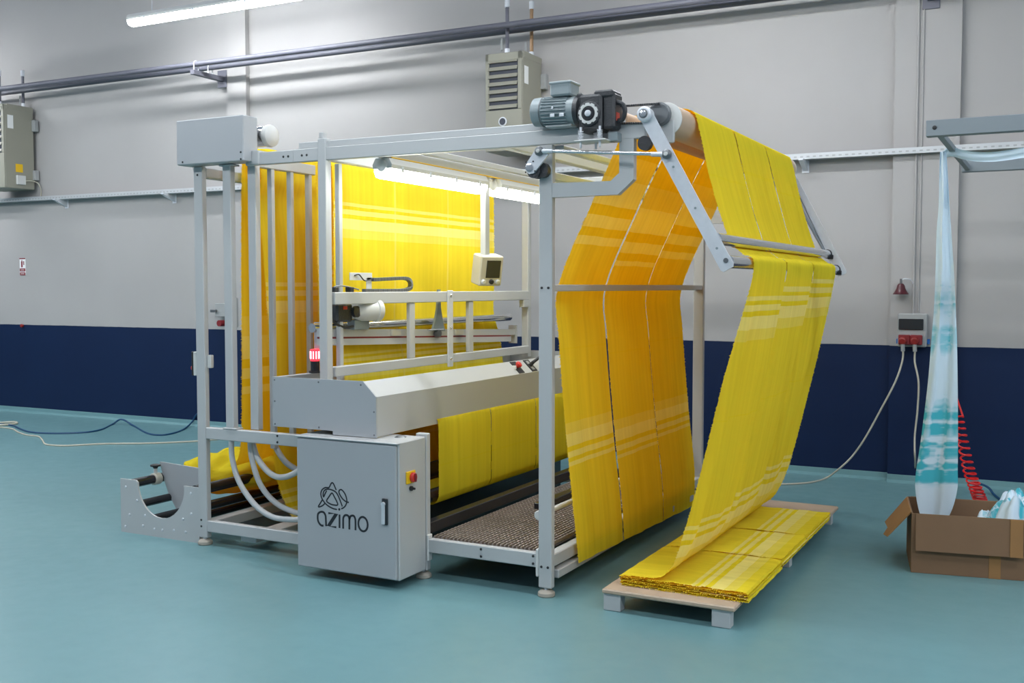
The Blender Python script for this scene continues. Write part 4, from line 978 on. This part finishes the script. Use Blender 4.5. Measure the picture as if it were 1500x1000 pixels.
c1 = [wp(xL, .20, 1.10), wp(xL-.005, .20, 1.0)]+[PW(x, y, .22+.0) for x, y in ((1311, 560), (1290, 600), (1268, 640))]+[PW(1250, 666, .20), PW(1232, 684, .26), PZ(1210, 700, .012), PZ(1188, 706, .008), PZ(1160, 708.5, .008), PZ(1120, 709, .008)]
tag(MB().tube(catmull(c1, 8), .0075, 8).build('power_cord', 'cord_cream'), 'pale power cord sweeping from the socket box down to the floor behind the pallet', 'cord')
c2 = [wp(xR, .20, 1.10), wp(xR+.0, .20, 1.0), PW(1345.5, 560, .22), PW(1344, 600, .22), PW(1340, 640, .24), PW(1340.5, 672, .28), PZ(1342, 697, .01), PZ(1352, 705, .008), PZ(1375, 709, .008)]
tag(MB().tube(catmull(c2, 8), .0075, 8).build('power_cord', 'cord_cream'), 'pale power cord hanging straight down from the right plug of the socket box', 'cord')
# red spiral air hose and blue hose
tube0 = [PW(1386, 505, .014), PW(1386, 506, .05)]
hp = catmull([PY(1404, 610, 8.0), PY(1410, 645, 8.0), PY(1420, 690, 8.0), PY(1432, 722, 7.9), PZ(1438, 738, .035)], 60); n = len(hp); tube = []
for i in range(n*8):
    t_ = i/(n*8-1); p = hp[min(n-1, int(t_*(n-1)))]; fr = t_*(n-1)-int(t_*(n-1)); p2 = hp[min(n-1, int(t_*(n-1))+1)]; p = p.lerp(p2, fr)
    turns = 15 if True else 0
    a = 2*math.pi*(t_**1.15)*19; r = .030+.016*t_
    tube.append(p+Vector((r*math.cos(a), r*.8*math.sin(a), .008*math.sin(a))))
lead = catmull([tube0[0], tube0[1], (tube0[1]+tube[0])/2+Vector((0, 0, -.06)), tube[0]], 8)[:-1]
tag(MB().tube(lead+tube[::2], .007, 6).build('spiral_hose', 'hose_red'), 'red spiral air hose hanging behind the cardboard box', 'hose')
tag(MB().tube(catmull([PZ(1427, 722, .02), PZ(1429, 711, .06), PZ(1437, 709, .07), PZ(1448, 714, .05), PZ(1456, 724, .012), PZ(1470, 735, .01)], 7), .009, 8).build('air_hose', 'cord_blue'), 'short blue air hose curling beside the red spiral hose', 'hose')
# cords on the floor at the left
c3 = [PZ(x, y, .008) for x, y in ((0, 621), (18, 623), (30, 628), (42, 632), (60, 634), (90, 634.5), (125, 633), (148, 629), (165, 621))]+[PZ(178, 614, .06)]+[PZ(x, y, .008) for x, y in ((195, 623), (215, 634), (235, 637), (255, 634), (270, 628))]+[PW(281, 618, .04), PW(287, 608, .02), PW(300, 596, .02)]
tag(MB().tube(catmull(c3, 7), .010, 8).build('air_hose', 'cord_blue'), 'long dark blue hose lying along the floor at the left wall', 'hose')
c4 = [PZ(x, y, .008) for x, y in ((0, 625.5), (18, 628), (27, 633), (40, 637), (56, 639), (62, 644), (66, 650), (78, 652), (100, 652.5), (150, 650), (220, 649), (288, 646), (330, 642))]
tag(MB().tube(catmull(c4, 7), .009, 8).build('power_cord', 'cord_cream'), 'cream power cord lying on the floor left of the machine', 'cord')
c5 = [PZ(x, y, .012) for x, y in ((-10, 620), (8, 618.5), (22, 618), (24, 620), (8, 622), (-10, 623))]
tag(MB().tube(catmull(c5, 6), .012, 8).build('grey_cord', 'cord_cream'), 'short loop of pale cord at the left picture edge', 'cord')

# ------------------------------------------------------------------ overhead frame, printed cloth and cardboard box at the right
OZ0, OZ1 = 2.375, 2.458
OF = thing('overhead_frame', 'blue-grey steel frame overhead at the right edge with a cross bar', 'frame', (.4, 6.8, 0))
nb = PZ(1356, 200, OZ0); fb = PZ(1395, 254, OZ0)
yn, yf = nb.y, fb.y; xn = nb.x
B(xn, 2.3, yn, yn+.06, OZ0, OZ1, c=.003).build('near_beam', 'frame_bluegrey', OF); B(xn+.02, 2.3, yf-.06, yf, OZ0, OZ1, c=.003).build('far_beam', 'frame_bluegrey', OF)
MB().bar((xn+.055, yn+.06, OZ0+.03), (xn+.055, yf-.06, OZ0+.03), .032, .032).build('cross_bar', 'frame_bluegrey', OF)
MB().bar((2.12, yn+.06, OZ0+.03), (2.12, yf-.06, OZ0+.03), .032, .032).build('cross_bar', 'frame_bluegrey', OF)
bolt((xn+.042, yn, OZ0+.043), (0, -1, 0), r=.011, parent=OF)
for y in (yn+.03, yf-.03): B(2.2, 2.28, y-.03, y+.03, 0, OZ0, c=.003).build('leg', 'frame_bluegrey', OF)
xb_ = xn+.055
# printed cloth hanging over the cross bar into the box
yc = PX(1384, 226, xb_).y if False else 6.62
HS = thing('printed_cloth', 'white and turquoise printed cloth strip hanging from the overhead frame into the cardboard box', 'cloth', (-.6, 6.6, .3))
def pk(lst, Y): return [PY(x, y, Y) for x, y in lst]
zbar = OZ0+.048
Lft = pk([(1377, 222), (1376, 250), (1374.5, 300), (1371.5, 340), (1370, 400), (1368, 450), (1364, 500), (1359, 560), (1353, 610), (1348, 650), (1342, 690), (1341, 715), (1346, 745), (1356, 775)], yc)
Rgt = pk([(1386, 222), (1388, 250), (1391, 300), (1394, 340), (1398, 400), (1400, 450), (1402, 500), (1403, 560), (1403.5, 610), (1403.5, 650), (1403, 690), (1402.5, 715), (1395, 745), (1380, 775)], yc)
sheet('hanging_strip', HS, Lft, Rgt, nu=10, sub=5, ripple=lambda f, s, j: .012*math.sin(9*f+2*s)+.006*math.sin(21*f+5*s), matn='white_blue_cloth')
nr = [PY(x, y, yc+.05) for x, y in ((1380, 223), (1388, 216), (1397, 215.5), (1410, 219), (1430, 222), (1455, 222), (1480, 219), (1500, 216), (1540, 214))]+[Vector((.75, yc+.06, 2.425)), Vector((1.3, yc+.06, 2.405)), Vector((1.75, yc+.06, 2.425)), Vector((2.05, yc+.06, OZ0+.075)), Vector((2.16, yc+.06, OZ0+.01)), Vector((2.17, yc+.06, OZ0-.25))]
sheet('draped_strip', HS, nr, [p+Vector((0, .02, -.055)) for p in nr], nu=5, sub=5, ripple=lambda f, s, j: .006*math.sin(11*f+7*s), matn='white_blue_cloth')
# cardboard box
q0 = PZ(1334, 838, 0); q1 = PZ(1500, 851, 0)
BXC = thing('cardboard_box', 'open brown cardboard box with folded down flaps on the floor at the right', 'box', (-.35, 6.45, 0))
Mx = Matrix.Translation((q0.x, q0.y, 0)) @ Matrix.Rotation(math.atan2(q1.y-q0.y, q1.x-q0.x), 4, 'Z')
LX, LY, HB = .86, .50, .335
def cb(name, m, *a, c=.002, M=None): return MB().box(*a, c=c, M=(Mx @ M) if M else Mx).build(name, m, BXC)
cb('front_panel', 'cardboard', 0, LX, 0, .006, .0, HB); cb('back_panel', 'cardboard', 0, LX, LY-.006, LY, .0, HB)
cb('side_panel', 'cardboard', 0, .006, .006, LY-.006, .0, HB); cb('side_panel', 'cardboard', LX-.006, LX, .006, LY-.006, .0, HB); cb('bottom_panel', 'cardboard', .006, LX-.006, .006, LY-.006, 0, .006)
cb('front_flap', 'cardboard', .02, .565, -.012, -.007, HB-.205, HB+.002, M=Matrix.Translation((0, 0, HB)) @ Matrix.Rotation(math.radians(-5), 4, 'X') @ Matrix.Translation((0, 0, -HB)))
cb('flap_edge', 'cardboard_light', .50, .565, -.018, -.0125, HB-.205, HB, M=Matrix.Translation((0, 0, HB)) @ Matrix.Rotation(math.radians(-5), 4, 'X') @ Matrix.Translation((0, 0, -HB)))
cb('front_flap', 'cardboard_light', .60, .86, -.010, -.005, HB-.19, HB, M=Matrix.Translation((0, 0, HB)) @ Matrix.Rotation(math.radians(-3), 4, 'X') @ Matrix.Translation((0, 0, -HB)))
fl_ = Matrix.Translation((0, 0, HB)) @ Matrix.Rotation(math.radians(38), 4, 'Y')
MB().prism([Mx @ (fl_ @ Vector(p)) for p in ((0, .02, 0), (0, LY-.03, 0), (0, LY-.05, -.20), (0, .24, -.185), (0, .20, -.225), (0, .06, -.20))], (Mx.to_3x3() @ fl_.to_3x3()) @ Vector((-.006, 0, 0))).build('side_flap', 'cardboard_light', BXC)
cb('back_flap', 'cardboard', .02, LX-.02, LY, LY+.006, HB-.2, HB, M=Matrix.Translation((0, LY, HB)) @ Matrix.Rotation(math.radians(8), 4, 'X') @ Matrix.Translation((0, -LY, -HB)))
cb('tape', 'cardboard_light', .40, .46, -.0025, .0, .0, HB-.2, c=.0005)
# crumpled printed cloth heaped in the box
hm = MB(); hm.closed = False; hm.uv = []; NX, NY = 34, 22
for i in range(NX+1):
    for j in range(NY+1):
        u, v = i/NX, j/NY; x = lerp(.36, LX-.015, u); y = lerp(.015, LY-.015, v)
        e_ = min(1, u*3.2)*min(1, (1-u)*6+.3)*min(1, v*5+.25)*min(1, (1-v)*5+.25)
        z = .19+.20*e_+.035*math.sin(15*u+9*v)*math.sin(11*v-4*u)+.022*math.sin(31*u-17*v)+.012*math.sin(57*v+23*u)
        hm.v.append(tuple(Mx @ Vector((x, y, min(z, .46))))); hm.uv.append((x*2.0, y*2.0+.35))
for i in range(NX):
    for j in range(NY):
        o = i*(NY+1)+j; hm.f.append((o, o+NY+1, o+NY+2, o+1))
tag(hm.build('crumpled_cloth', 'white_blue_cloth', None, sharp=180), 'crumpled white and turquoise cloth heaped at the right inside the cardboard box', 'cloth')
